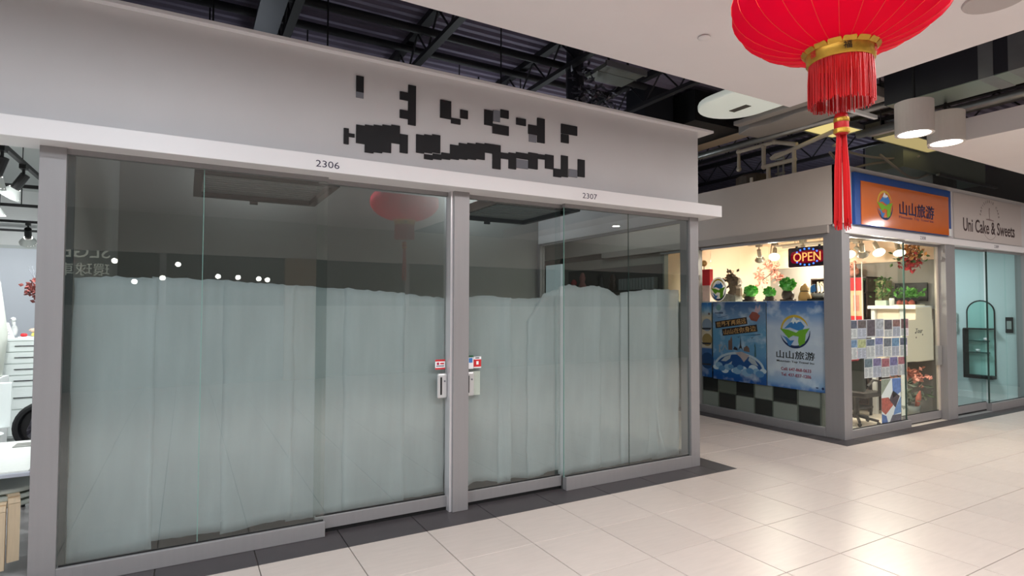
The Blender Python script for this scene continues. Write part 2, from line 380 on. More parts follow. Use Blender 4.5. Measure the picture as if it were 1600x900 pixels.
# sign lettering, kept as the blocky dark marks the photograph shows
BL = [[(0.683, 0.742, 3.436, 3.564)], [(1.112, 1.178, 3.241, 3.574), (1.04, 1.112, 3.439, 3.505), (1.041, 1.113, 3.286, 3.355)], [(1.396, 1.496, 3.347, 3.502), (1.583, 1.655, 3.375, 3.449), (1.497, 1.584, 3.315, 3.362)], [(1.816, 1.898, 3.354, 3.49), (1.98, 2.063, 3.445, 3.519), (1.899, 2.064, 3.29, 3.375)], [(2.143, 2.245, 3.408, 3.471), (2.272, 2.37, 3.342, 3.429), (2.37, 2.452, 3.276, 3.507)], [(2.639, 2.827, 3.404, 3.495), (2.639, 2.727, 3.315, 3.397)],
 [(0.591, 0.629, 3.007, 3.131), (0.629, 0.674, 3.068, 3.095)], [(0.687, 0.756, 3.028, 3.173), (0.756, 0.826, 2.963, 3.184), (0.826, 0.897, 2.974, 3.195)], [(0.897, 0.97, 2.985, 3.207), (0.97, 1.043, 3.069, 3.218), (1.044, 1.111, 3.0, 3.153)], [(1.184, 1.254, 3.019, 3.172), (1.254, 1.325, 3.029, 3.182), (1.325, 1.398, 3.039, 3.193)], [(1.255, 1.332, 2.975, 3.015), (1.332, 1.41, 2.985, 3.03), (1.41, 1.49, 2.996, 3.05), (1.49, 1.571, 3.006, 3.13)], [(1.571, 1.653, 3.017, 3.155), (1.653, 1.736, 3.027, 3.167), (1.736, 1.821, 3.038, 3.18)], [(1.821, 1.9, 3.106, 3.189), (1.9, 1.981, 2.973, 3.19)], [(1.982, 2.065, 3.075, 3.128), (2.065, 2.142, 2.993, 3.139)], [(2.142, 2.273, 3.099, 3.153), (2.273, 2.374, 3.02, 3.169), (2.374, 2.457, 3.123, 3.166)], [(2.458, 2.552, 3.042, 3.175), (2.552, 2.639, 2.976, 3.053), (2.639, 2.717, 2.986, 3.19)], [(2.836, 2.917, 3.008, 3.178)]]
grey_rows = [(0.683, 0.742, 3.39, 3.436), (1.905, 1.975, 3.40, 3.50), (2.28, 2.36, 3.27, 3.34), (2.142, 2.27, 3.01, 3.09), (2.73, 2.83, 2.995, 3.07)]
sg = thing('sign_lettering', (1.7, .27, 2.97), 'dark blocky two-row lettering on the pale fascia above the papered glass', 'sign')
for l in BL:
    m = MB()
    for a, b, c, d in l: m.box(a, b, .258, .27, c, d)
    m.build('letter', ink_m, sg)
for a, b, c, d in grey_rows: B(a, b, .262, .27, c, d).build('letter', greyi_m, sg)

# ------------------------------------------------------------------ paper sheets behind the glass
def paper(x0, x1, y, tops, bots, label, side, wav=.004, group=None):
    nx, nz = 16, 26; vs = []; fs = []; ph = random.uniform(0, 6)
    def ip(l, t):
        k = t*(len(l)-1); i = min(int(k), len(l)-2); return l[i]+(l[i+1]-l[i])*(k-i)
    for i in range(nx+1):
        t = i/nx; tz = ip(tops, t)+random.uniform(-.006, .006); bz = ip(bots, t)+random.uniform(-.003, .003); x = x0+(x1-x0)*t
        for k in range(nz+1):
            q = k/nz; yy = y+wav*math.sin(x*19+ph+q*2.2)*(.4+.6*(1-q))+.0022*math.sin(q*23+x*9)
            ed = .0045*math.sin(q*13+ph)+.003*math.sin(q*31+ph*2) if i in (0, nx) else 0
            vs.append((x+ed, yy, bz+(tz-bz)*q))
    for i in range(nx):
        for k in range(nz):
            a = i*(nz+1)+k; fs.append((a, a+nz+1, a+nz+2, a+1))
    o = MB().add(vs, fs).build('paper_sheet', paper_m, smooth=True)
    sm = o.modifiers.new('solid', 'SOLIDIFY'); sm.thickness = .0006
    return tag(o, label, 'paper', group)
PG = 'paper sheets covering the left glass'; PR = 'paper sheets covering the right glass'
lab = ['leftmost pale paper sheet behind the left shop glass beside the dark seal', 'second paper sheet from the left behind the left glass, torn up at the bottom',
       'third paper sheet from the left behind the left glass', 'fourth paper sheet from the left, behind the glass overlap', 'fifth paper sheet from the left behind the left sliding door',
       'rightmost bluish paper sheet of the left glass, beside the centre post']
pd = [(-1.085, -.645, [1.925, 1.937, 1.93], [.07, .075, .08]), (-.655, -.185, [1.94, 1.932, 1.925], [.13, .125, .115]), (-.205, .262, [1.927, 1.91, 1.9], [.095, .12, .125]),
      (.236, .705, [1.90, 1.89, 1.885], [.105, .105, .105]), (.66, 1.145, [1.887, 1.868, 1.85], [.12, .115, .115]), (1.105, 1.512, [1.852, 1.83, 1.815], [.13, .128, .13])]
for k, (a, b, tp, bt) in enumerate(pd): paper(a-.012, b+.012, .43+.003*(k % 2), tp, bt, lab[k], 0, .003, PG)
pr = [(1.68, 2.19, [1.832, 1.83, 1.845, 1.825, 1.82], [.10, .175, .17, .135, .125], 'paper sheet next to the centre post, ragged hem lifted at the bottom', .43),
      (2.05, 2.56, [1.83, 1.82, 1.82, 1.825], [.12, .15, .12, .13], 'second paper sheet right of the centre post with wavy torn top', .437),
      (2.36, 2.72, [1.60, 1.72, 1.86, 1.89, 1.915], [.135, .13, .155, .165], 'paper sheet torn diagonally at its upper left corner', .425),
      (2.715, 3.25, [1.93, 1.965, 1.94, 1.95, 1.94], [.10, .10, .105], 'tallest paper sheet with a peaked torn top in the right glass', .43),
      (3.11, 3.58, [1.955, 1.95, 1.93, 1.865, 1.89], [.105, .105, .105], 'paper sheet with a notch torn at its top right edge', .437),
      (3.50, 4.02, [1.89, 1.91, 1.93, 1.935], [.105, .11, .12], 'wrinkled paper sheet second from the right corner post', .43),
      (3.94, 4.345, [1.93, 1.94, 1.935, 1.93], [.10, .10, .10], 'rightmost paper sheet beside the corner post of the papered shop', .437)]
for a, b, tp, bt, l, y in pr: paper(a, b, y, tp, bt, l, 1, .007, PR)
# crease flaps on the wrinkled sheet
m = MB()
for x, z1, dx in ((3.98, .75, .10), (3.90, .62, -.06)):
    m.add([(x, .424, z1), (x+dx*.4, .412, z1*.5), (x+dx, .424, .16), (x+dx+.05, .426, .16), (x+dx*.5+.03, .425, z1*.5)], [(0, 1, 4), (1, 2, 3, 4)])
tag(m.build('paper_fold', paper_m), 'loose paper folds hanging at the bottom near the corner post', 'paper')

# lock plates, stickers
def lock(x0, x1, label):
    t = thing('door_lock', ((x0+x1)/2, .352, .955), label, 'lock')
    B(x0, x1, .345, .372, .955, 1.165).build('plate', mat('lock_plate', (206, 206, 206), .35, .3), t, bevel=.012)
    xm = x0+(x1-x0)*.35
    B(xm-.008, xm+.008, .343, .346, .985, 1.135).build('slot', black_m, t)
    MB().cyl((x0+(x1-x0)*.72, .3445, 1.10), (x0+(x1-x0)*.72, .341, 1.10), .008, n=10).build('keyhole', greyi_m, t)
lock(1.425, 1.512, 'silver lock plate with dark slot on the left sliding door')
lock(1.683, 1.770, 'silver lock plate beside the centre post on the right sliding door')
tag(B(1.76, 1.845, .3835, .386, .955, 1.165).build('paper_patch', sheet_m), 'pale paper patch on the glass beside the right lock plate', 'patch')
FG = Fr((0, .371, 0), (1, 0, 0), (0, 0, 1))
def sticker(x0, x1, z0, z1, base, bits, label, txt=None):
    o = B(x0, x1, .3695, .3715, z0, z1).build('sticker', base); tag(o, label, 'sticker')
    for a, b, c, d, m in bits: B(x0+(x1-x0)*a, x0+(x1-x0)*b, .369, .3696, z0+(z1-z0)*c, z0+(z1-z0)*d).build('print', m, o)
    return o
sticker(1.41, 1.50, 1.20, 1.285, whitei_m, [(0, 1, .8, 1, redi_m), (0, 1, 0, .16, redi_m), (.15, .4, .45, .7, crim_m), (.5, .9, .5, .65, redi_m), (.1, .9, .28, .4, greyi_m)], 'red-bordered white sticker above the left door lock')
sticker(1.683, 1.772, 1.19, 1.31, whitei_m, [(0, 1, .84, 1, mat('green_ink', (60, 110, 80), .6)), (.05, .35, .5, .75, ink_m), (.5, .9, .45, .8, lblue_m), (.2, .45, .12, .2, redi_m), (.2, .3, .88, .96, whitei_m), (.45, .55, .88, .96, whitei_m), (.7, .8, .88, .96, whitei_m)], 'white sticker with a blue symbol and green edge beside the centre post')
sticker(1.775, 1.848, 1.195, 1.295, redi_m, [(0, 1, .76, 1, whitei_m), (.2, .75, .84, .93, crim_m), (.35, .65, .3, .6, whitei_m), (0, 1, 0, .1, whitei_m)], 'red square sticker with white top edge right of the centre post')

# ------------------------------------------------------------------ inside the papered shop: hung black frames
def hung_frame(x0, x1, y0, y1, label):
    z = 2.9; t = thing('suspended_grid', ((x0+x1)/2, (y0+y1)/2, z), label, 'ceiling frame')
    for b in ((x0, x1, y0, y0+.07), (x0, x1, y1-.07, y1), (x0, x0+.07, y0+.07, y1-.07), (x1-.07, x1, y0+.07, y1-.07)):
        B(*b, z, z+.09).build('rail', black_m, t)
    B(x0+.07, x1-.07, y0+.09, y1-.07, z+.05, z+.12).build('panel', mat('louvre_panel', (176, 180, 180), .5, .3, .04, 3), t)
    m = MB()
    for k in range(9): m.box(x0+.1, x1-.1, y0+.17+k*.11, y0+.19+k*.11, z+.04, z+.05)
    m.build('louvre', MATS['louvre_panel'], t)
    for x in (x0+.12, x1-.12):
        for y in (y0+.08, y1-.08): MB().cyl((x, y, z+.09), (x, y, 5.0), .008, n=6).build('rod', black_m, t)
    B(x0+.55, x0+.63, y1-.0, y1+.03, z-.03, z+.06).build('clamp', black_m, t)
hung_frame(-.41, .83, 1.42, 2.70, 'black suspended ceiling frame with louvre panel, behind the left glass')
hung_frame(2.52, 3.70, 1.40, 2.72, 'black suspended ceiling frame with louvre panel, behind the right glass')

# ------------------------------------------------------------------ concourse downlights and ceiling fittings, added globes
def downlight(x, y, lab, k=1.0, col=(.90, .985, 1.06)):
    t = thing('ceiling_light', (x, y, 3.70), lab, 'ceiling light', 'recessed concourse downlights')
    MB().lathe([(.085, .0), (.115, .0), (.115, .019), (.085, .019), (.085, 0)], (x, y, 3.70), 20, cap=False).build('trim_ring', white_m, t)
    MB().cyl((x, y, 3.712), (x, y, 3.7185), .084, n=20).build('diffuser', lamp_e, t)
    area_light(t, (x, y, 3.705), .16, DOWNLIGHT_W*k, col)
rown = {-1.9: 'first row from the papered shop', -3.1: 'second row from the papered shop', -4.0: 'third row from the papered shop'}
for y in (-1.9, -3.1, -4.0):
    for k, x in enumerate((-5.6, -3.2, -.8, 1.4, 3.6)):
        if y == -1.9 and x > 0: continue
        downlight(x, y, 'round recessed concourse downlight, %s in the %s' % (['leftmost', 'second from left', 'third from left', 'fourth from left', 'rightmost'][k], rown[y]), *((2.3, (1, .965, .955)) if x > 3 else (1.35, (.96, .98, 1)) if x > 1 else ()))
for k, x in enumerate((8.6, 11.2, 13.6)):
    for y in (-2.9, -6): downlight(x, y, 'recessed downlight in the right white ceiling, %s of the %s row' % (['left', 'middle', 'right'][k], 'near' if y > -4 else 'far'), 1.7, (1, .965, .955))
def globe(x, y, z, e, lab):  # added lamps hidden from view, brightening deck, shop interiors and passage
    t = thing('added_globe', (x, y, z), lab, 'ceiling light'); MB().ball((x, y, z+.16), .16, 16).build('globe', emis('added_globe_glow_%d' % e, (240, 247, 252), e), t, smooth=True)
    MB().cyl((x, y, z+.31), (x, y, 5.0), .012, n=8).build('stem', black_m, t)
globe(.2, 3.0, 3.45, 12, 'added unseen globe brightening the papered shop, left one'); globe(3.1, 3.0, 3.45, 23, 'added unseen globe brightening the papered shop, right one')
globe(8.6, 2.5, 3.25, 8, 'added unseen globe brightening the space over the travel shop ceiling'); globe(11.3, 2.2, 3.95, 9, 'added unseen globe brightening the space over the cake shop ceiling')
globe(5.4, 3.9, 3.25, 30, 'unseen globe added to brighten the far passage'); globe(-4.2, 3.2, 4.1, 8, 'added unseen globe brightening the space over the white shop ceiling')
t = thing('ceiling_speaker', (4.02, -2.62, 3.705), 'round grey flush speaker in the white ceiling beyond the lantern', 'speaker')
MB().lathe([(.001, .004), (.15, .002), (.165, .0), (.17, .014)], (4.02, -2.62, 3.705), 28).build('grille', mat('speaker_grille', (190, 182, 180), .7), t)
tag(MB().lathe([(.001, .0), (.04, .002), (.045, .01), (.03, .018)], (2.805, -1.336, 3.701), 20).build('sprinkler_cap', soffit_m, smooth=True), 'small round sprinkler cap in the white ceiling left of the lantern', 'sprinkler')
def can(x, lab):
    t = thing('cylinder_light', (x, -1.07, 3.60), lab, 'ceiling light', 'grey cylinder lights over the passage')
    MB().lathe([(.15, .0), (.178, .0), (.178, .34), (.001, .34)], (x, -1.07, 3.60), 36, cap=False).build('housing', mat('grey_lamp_shell', (222, 214, 208), .55), t, smooth=False)
    MB().cyl((x, -1.07, 3.605), (x, -1.07, 3.62), .149, n=32).build('diffuser', lamp_e, t)
    MB().cyl((x, -1.07, 3.94), (x, -1.07, 5.0 if x < 6.5 else 4.07), .015, n=8).build('stem', black_m, t)
    area_light(t, (x, -1.07, 3.598), .3, CAN_W)
can(6.30, 'grey cylinder ceiling light left of its twin, over the passage'); can(6.985, 'grey cylinder ceiling light at the corner of the right white ceiling')

# ------------------------------------------------------------------ lantern
LX, LY = 2.18, -2.70
t = thing('lantern', (LX, LY, 2.1), 'large red silk lantern with gold collar and fringe hanging from the white ceiling', 'lantern')
A, Bz, zc = .475, .268, 3.19
nr = 24; prof = []
K = 17
for k in range(K+1):
    a = math.radians(-73.5+147*k/K); prof.append((A*math.cos(a), Bz*math.sin(a)))
vs = []; fs = []; seg = nr*6
for r, z in prof:
    for i in range(seg):
        q = i/6 % 1; rr = r*(1-.018*math.sin(PI*q)); an = 2*PI*i/seg
        vs.append((LX+rr*math.cos(an), LY+rr*math.sin(an), zc+z))
for k in range(K): fs += [(k*seg+i, k*seg+(i+1) % seg, (k+1)*seg+(i+1) % seg, (k+1)*seg+i) for i in range(seg)]
body = MB().add(vs, fs).build('silk_body', red_m, t, smooth=True)
for i in range(nr):
    an = 2*PI*i/nr
    MB().tube([(LX+(r+.001)*math.cos(an), LY+(r+.001)*math.sin(an), zc+z) for r, z in prof], .0013, 5).build('rib', rib_m, body)
MB().lathe([(.134, 2.875), (.142, 2.88), (.146, 2.935), (.142, 2.945), (.136, 2.94), (.136, 2.88), (.134, 2.875)], (LX, LY, 0), 40, cap=False).build('collar', gold_m, t, smooth=True)
col = [o for o in t.children if o.name.startswith('collar')][0]
m = MB()
for i in range(16):
    an = 2*PI*i/16; F = Fr((LX+.144*math.cos(an), LY+.144*math.sin(an), 2.925), (-math.sin(an), math.cos(an), 0), (.75*math.cos(an), .75*math.sin(an), .66))
    m.poly(F, [(-.029, 0), (-.027, .020), (-.018, .032), (-.009, .026), (0, .044), (.009, .026), (.018, .032), (.027, .020), (.029, 0)], -.002, .002)
m.build('petal_frill', gold_m, col)
for i in range(6):
    an = 2*PI*i/6+math.radians(222); F = Fr((LX+.1458*math.cos(an), LY+.1458*math.sin(an), 2.906), (-math.sin(an), math.cos(an), 0), (0, 0, 1))
    text('福', F, 0, 0, .034, .034, .0005, redi_m if i % 2 else ink_m, col, 'emblem', .001)
m = MB()
for i in range(240):
    an = 2*PI*i/240; r = .130+random.uniform(-.003, .003); zb = 2.685+random.uniform(-.012, .012); j = random.uniform(-.006, .006)
    m.tube([(LX+r*math.cos(an), LY+r*math.sin(an), 2.885), (LX+(r+j)*math.cos(an), LY+(r+j)*math.sin(an), 2.79), (LX+(r+j*1.5)*math.cos(an+j), LY+(r+j)*math.sin(an+j), zb)], .0021, 4)
m.build('fringe', redf_m, t, kind='stuff')
MB().lathe([(.10, 2.91), (.10, 2.935), (.001, 2.936)], (LX, LY, 0), 24).build('base_disc', redf_m, t)
MB().cyl((LX, LY, 2.64), (LX, LY, 2.95), .003, n=6).build('cord', redf_m, t)
MB().cyl((LX, LY, 3.44), (LX, LY, 3.72), .006, n=8).build('hanging_cord', redf_m, t)
MB().lathe([(.12, 3.44), (.165, 3.45), (.168, 3.49), (.12, 3.50)], (LX, LY, 0), 32).build('top_collar', gold_m, t)
tas = MB().lathe([(.001, 2.645), (.026, 2.64), (.031, 2.62), (.031, 2.57), (.028, 2.545), (.001, 2.54)], (LX, LY, 0), 18).build('tassel_cap', redf_m, t, smooth=True)
MB().lathe([(.0315, 2.60), (.0335, 2.605), (.0335, 2.615), (.0315, 2.62)], (LX, LY, 0), 18, cap=False).build('band', gold_m, tas)
MB().lathe([(.030, 2.548), (.0345, 2.552), (.0345, 2.568), (.030, 2.572)], (LX, LY, 0), 18).build('band', gold_m, tas)
for sx in (-1, 1):
    m = MB()
    for i in range(46):
        a = random.uniform(0, 6.28); r = random.uniform(0, .013); ox, oy = sx*.0165*.87+r*math.cos(a), -sx*.0165*.49+r*math.sin(a)
        m.tube([(LX+ox*.7, LY+oy*.7, 2.55), (LX+ox*1.1, LY+oy*1.1, 2.38), (LX+ox*1.25+sx*.003, LY+oy*1.25, 2.115+random.uniform(-.02, .04))], .0021, 4)
    m.build('tassel_strand', redf_m, t, kind='stuff')

# ------------------------------------------------------------------ passage ceiling: ducts, pipes, panels with painted-in glow
def capsule(x0, x1, y0, y1, z0, z1, name, m):
    r = (x1-x0)/2; cx = (x0+x1)/2; pts = [(x0, y0), (x1, y0)]+[(cx+r*math.cos(a*PI/16), y1-r+r*math.sin(a*PI/16)) for a in range(17)]
    F = Fr((0, 0, 0), (1, 0, 0), (0, 1, 0)); return MB().poly(F, pts, z0, z1)
t = thing('round_ended_panel', (5.5, .2, 4.28), 'white round-ended panel with painted-in glow beyond the ceiling corner left of the lantern', 'panel')
capsule(5.12, 6.05, -1.2, 1.10, 4.28, 4.36, '', None).build('panel', mat('painted_glow', (232, 238, 228), .5, emit=.3), t, bevel=.02)  # emission stands for light falling on the panel, which is no lamp
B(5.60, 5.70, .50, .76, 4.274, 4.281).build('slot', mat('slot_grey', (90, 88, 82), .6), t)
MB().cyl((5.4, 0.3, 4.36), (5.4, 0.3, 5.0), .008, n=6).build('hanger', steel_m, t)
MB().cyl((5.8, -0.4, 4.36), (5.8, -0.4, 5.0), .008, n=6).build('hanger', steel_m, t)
o = tag(B(6.16, 6.30, -.6, 1.15, 4.28, 4.34).build('duct', duct_m, bevel=.01), 'narrow grey duct beside the white round-ended panel', 'duct')
MB().cyl((6.23, 0.8, 4.34), (6.23, 0.8, 5.0), .008, n=6).build('hanger', steel_m, o)
t = thing('duct', (6.68, .2, 4.26), 'wide pale grey duct with shaped end above the passage', 'duct')
F = Fr((0, 0, 0), (1, 0, 0), (0, 1, 0))
MB().poly(F, [(6.45, -.5), (6.95, -.5), (6.97, .3), (7.02, .62), (6.98, .9), (6.95, 1.35), (6.55, 1.38), (6.42, 1.1), (6.5, .8), (6.42, .4)], 4.27, 4.4).build('panel', duct_m, t, bevel=.01)
B(6.25, 6.45, -.5, 1.0, 4.42, 4.72).build('side', black_m, t)
MB().cyl((6.7, 0.2, 4.4), (6.7, 0.2, 5.0), .008, n=6).build('hanger', steel_m, t)
MB().cyl((6.7, 1.1, 4.4), (6.7, 1.1, 5.0), .008, n=6).build('hanger', steel_m, t)
o = tag(MB().cyl((7.12, -.4, 4.30), (7.12, 5.5, 4.32), .055, n=14).build('pipe', galv_m, smooth=True), 'long grey pipe running along the passage over the side fascia', 'pipe')
MB().cyl((7.12, 0.4, 4.34), (7.12, 0.4, 5.0), .008, n=6).build('hanger', steel_m, o)
MB().cyl((7.12, 3.5, 4.34), (7.12, 3.5, 5.0), .008, n=6).build('hanger', steel_m, o)
o = tag(B(7.2, 7.75, 1.6, 5.5, 4.62, 4.7).build('duct', mat('tan_duct', (190, 168, 140), .5, .2), bevel=.01), 'tan lit duct behind the corner of the papered shop', 'duct')
MB().cyl((7.4, 2, 4.7), (7.4, 2, 5.0), .008, n=6).build('hanger', steel_m, o)
MB().cyl((7.4, 4.5, 4.7), (7.4, 4.5, 5.0), .008, n=6).build('hanger', steel_m, o)
t = thing('duct', (6.6, 4, 4.45), 'dark duct hanging over the far passage', 'duct'); B(5.9, 6.95, 1.6, 8, 4.45, 4.9).build('body', black_m, t); B(5.88, 6.97, 3, 3.06, 4.43, 4.92).build('flange', steel_m, t)
t = thing('vertical_duct', (5.6, 2.15, 3.9), 'dark square duct rising behind the fascia near the passage corner', 'duct')
B(5.3, 5.87, 2.0, 2.4, 3.85, 5.0).build('body', mat('dark_blue_duct', (38, 40, 46), .5, .3), t); B(5.28, 5.89, 1.98, 2.42, 4.4, 4.44).build('flange', steel_m, t)
def glow_panel(x0, x1, y0, y1, z, lab, em):
    t = thing('ceiling_light', ((x0+x1)/2, (y0+y1)/2, z), lab, 'ceiling light')  # hung panel, no lamp: warm shop light from below is given as glow
    for b in ((x0, x1, y0, y0+.03), (x0, x1, y1-.03, y1), (x0, x0+.03, y0, y1), (x1-.03, x1, y0, y1)): B(*b, z-.01, z+.06).build('frame', galv_m, t)
    B(x0+.03, x1-.03, y0+.03, y1-.03, z, z+.05).build('diffuser', em, t)
em1 = emis('yellow_spill_glow', (236, 214, 140), 1.0); em2 = emis('dim_spill_glow', (200, 180, 124), .8)
glow_panel(7.25, 8.15, .45, .95, 4.35, 'ceiling panel nearest the lantern tassel, yellow shop light given as glow', em1)
glow_panel(8.45, 9.6, .35, .8, 4.45, 'ceiling panel right of the tassel, middle of three, yellow light given as glow', em2)
glow_panel(8.75, 10.4, .25, .68, 4.36, 'long ceiling panel under the cylinder lights, yellow light given as glow', em2)
# cream pipework
t = thing('pipework', (7.45, 1.6, 3.66), 'cream pipe loops rising over the side fascia of the corner shop', 'pipe')
X = 7.45
for pts in ([(X, 2.10, 4.0), (X, 2.10, 4.31), (X, 1.44, 4.31), (X, 1.06, 4.18)], [(X, 1.63, 4.30), (X, 1.63, 3.95)], [(X, 1.65, 3.96), (X, 1.10, 3.96)], [(X, 1.11, 3.05), (X, 1.11, 4.12), (X, 1.42, 4.10), (X, 1.50, 4.06)], [(X, 1.55, 3.05), (X, 1.55, 3.95)], [(X, 1.47, 4.06), (X, .5, 4.23)]):
    MB().tube(pts, .032, 10).build('pipe', pvc_m, t)
for y, z in ((2.10, 4.31), (1.44, 4.31), (1.63, 3.96), (1.11, 3.96), (1.63, 4.28), (2.10, 4.02)): MB().ball((X, y, z), .043, 10).build('joint', pvc_m, t, smooth=True)
t = thing('valve_pipe', (7.55, 1.4, 3.66), 'thin grey valve pipes between the cream pipe loops', 'pipe')
for y in (1.45, 1.36): MB().cyl((7.55, y, 3.05), (7.55, y, 4.15), .014, n=8).build('pipe', galv_m, t)
for z in (3.82, 4.05): MB().cyl((7.53, 1.48, z), (7.53, 1.33, z), .02, n=8).build('valve', galv_m, t)
t = thing('water_heater', (7.75, 2.1, 3.66), 'brown cylindrical tank half hidden behind the side fascia', 'tank')
MB().lathe([(.2, 3.05), (.28, 3.07), (.28, 3.9), (.2, 3.94), (.001, 3.95)], (7.75, 2.05, 0), 24).build('body', mat('brown_tank', (92, 80, 70), .5), t); B(7.46, 7.48, 1.85, 1.9, 3.72, 3.84).build('gauge', pvc_m, t)
# right black duct with silver bands
t = thing('duct', (6.8, -2.5, 4.07), 'black rectangular duct with silver bands between the two white ceilings', 'duct')
B(6.52, 7.02, -6, -.66, 4.07, 4.62).build('body', mat('black_duct_wrap', (40, 40, 46), .4, .1), t)
B(6.53, 7.01, -6, -.68, 4.062, 4.071).build('underside', mat('green_grey_metal', (150, 164, 152), .3, .5), t)
for a, b in ((-1.69, -1.565), (-2.05, -1.81), (-3.2, -2.8)): B(6.512, 7.028, a, b, 4.06, 4.63).build('silver_band', galv_m, t)
o = tag(MB().cyl((7.32, -6, 4.07), (7.32, .1, 4.05), .05, n=12).build('pipe', galv_m, smooth=True), 'silver pipe along the right side of the black duct', 'pipe')
MB().cyl((7.32, -2, 4.11), (7.32, -2, 5.0), .008, n=6).build('hanger', steel_m, o)
MB().cyl((7.32, -0.2, 4.1), (7.32, -0.2, 5.0), .008, n=6).build('hanger', steel_m, o)
tag(B(7.55, 7.68, -5, .1, 4.08, 4.15).build('cable_tray', duct_m), 'pale cable tray running behind the cylinder lights', 'cable tray')
o = tag(B(5.1, 6.45, -.62, -.58, 3.92, 3.96).build('strip_light', white_m), 'white strip crossing behind the red fringe toward the cylinder light', 'strip')
MB().cyl((5.5, -0.6, 3.96), (5.5, -0.6, 5.0), .008, n=6).build('hanger', steel_m, o)
t = thing('duct', (10.6, .9, 4.0), 'greenish grey square duct over the cake shop sign', 'duct')
B(9.7, 12.6, .7, 1.3, 4.05, 4.5).build('body', mat('green_duct', (140, 150, 140), .4, .4), t); B(10.75, 11.6, .75, 1.3, 3.66, 4.05).build('drop', galv_m, t); B(10.7, 12.9, .62, .68, 4.0, 4.04).build('strut', galv_m, t)
for pts, lab in (([(7.6, .6, 4.06), (8.0, .7, 4.20), (8.7, 1.0, 4.22), (9.5, .9, 4.2), (10.2, .7, 4.28)], 'grey cable looping above the orange sign, upper one'),
                 ([(7.6, .65, 3.98), (8.6, 1.0, 3.94), (9.2, 1.0, 4.08), (9.9, .9, 4.22)], 'grey cable sagging just over the orange sign'),
                 ([(9.2, .8, 4.2), (9.9, .8, 3.98), (10.3, .8, 3.94), (10.9, .8, 4.12)], 'grey cable sagging near the cake shop duct')):
    P2 = [Vector(p) for p in pts]; fine = []
    for i in range(len(P2)-1):
        for k in range(6):
            q = k/6; p0 = P2[max(i-1, 0)]; p1, p2 = P2[i], P2[i+1]; p3 = P2[min(i+2, len(P2)-1)]
            fine.append(.5*((2*p1)+(-p0+p2)*q+(2*p0-5*p1+4*p2-p3)*q*q+(-p0+3*p1-3*p2+p3)*q**3))
    tag(MB().tube(fine+[P2[-1]], .02, 7).build('cable', duct_m, smooth=True), lab, 'cable')
# crumpled foil and old lay-in panel over the fascia
m = MB()
for i in range(130):
    u = random.random()
    if u < .45: c = (3.55+random.uniform(-.13, .14), 1.15+random.uniform(-.1, .1), 4.25+random.uniform(-.2, .33))
    else: c = (3.75+random.uniform(-.1, .5), 1.35+random.uniform(-.12, .15), 4.32+random.uniform(-.1, .1))
    m.leaf(c, [random.uniform(-1, 1) for _ in range(3)], random.uniform(.05, .13), random.uniform(.03, .07))
tag(m.build('foil_wrap', mat('crumpled_foil', (120, 118, 128), .35, .7), kind='stuff'), 'crumpled torn foil wrap hanging under the roof deck', 'foil')
tag(MB().lathe([(.1, 4.1), (.11, 4.4), (.1, 4.9)], (3.55, 1.3, 0), 14).build('duct', mat('dark_flexible_duct', (44, 44, 52), .5, .3)), 'dark stub duct behind the crumpled foil', 'duct')
t = thing('ceiling_panel', (4.05, 1.18, 4.55), 'unlit greenish grey lay-in light panel below the roof deck', 'panel')
B(3.76, 4.34, .95, 1.38, 4.55, 4.6).build('panel', mat('dull_panel', (120, 124, 116), .5), t); B(3.74, 4.36, .93, .96, 4.54, 4.61).build('frame', galv_m, t); B(3.74, 4.36, 1.12, 1.13, 4.545, 4.552).build('divider', galv_m, t)
B(3.9, 3.92, 1.1, 1.12, 4.6, 5.0).build('hanger', steel_m, t); B(4.2, 4.22, 1.1, 1.12, 4.6, 5.0).build('hanger', steel_m, t)

# ------------------------------------------------------------------ travel shop (corner) shell
TX = 7.06
struct('wall_left', B(TX, TX+.08, .16, 5.2, 2.86, 3.66), mat('taupe_fascia', (218, 206, 196), .6, 0, .02, 3))
struct('wall_front', B(TX, 16, .22, .30, 2.83, 3.66), fascia_m)
struct('trim_14', B(TX-.02, TX+.10, .36, 5.2, 2.75, 2.86), mat('taupe_band', (176, 166, 158), .5))
struct('trim_15', B(TX+.08, 16, .17, .34, 2.735, 2.83), band_m, bevel=.003)
struct('trim_16', B(TX+.02, TX+.20, .19, .45, 0, 2.86), alu, bevel=.004)
struct('trim_17', B(9.86, 10.16, .20, .36, 0, 2.735), alu, bevel=.004)
struct('trim_18', B(12.78, 12.98, .20, .36, 0, 2.735), alu, bevel=.004)
struct('trim_19', B(TX-.01, TX+.09, 2.62, 2.68, .1, 2.75), alu)
pane_window('window_4', (TX+.03, TX+.07, .45, 3.55, 2.70, 2.75), [(TX+.045, TX+.053, .45, 1.375, .12, 2.70), (TX+.045, TX+.053, 1.38, 2.40, .12, 2.70), (TX+.045, TX+.053, 2.405, 3.55, .12, 2.70)], [(TX, TX+.09, .45, 3.55, 0, .12)], clear_glass)
pane_window('window_5', (7.26, 8.75, .24, .30, 2.70, 2.735), [(7.26, 8.75, .262, .27, .10, 2.70)], [(7.26, 8.80, .22, .30, 0, .10)], clear_glass)
dr = pane_window('door_3', (8.70, 9.86, .30, .34, 2.70, 2.735), [(8.70, 9.84, .312, .32, .14, 2.70)], [(8.72, 9.86, .295, .345, .02, .14)], clear_glass)
B(9.80, 9.86, .305, .335, .14, 2.70).build('stile', mat('cream_stile', (214, 204, 188), .4), dr); B(9.72, 9.85, .27, .305, .85, 1.15).build('handle', silver_m, dr)
struct('trim_20', B(8.745, 8.757, .255, .275, .1, 2.70), MATS['dark_glass_edge'])
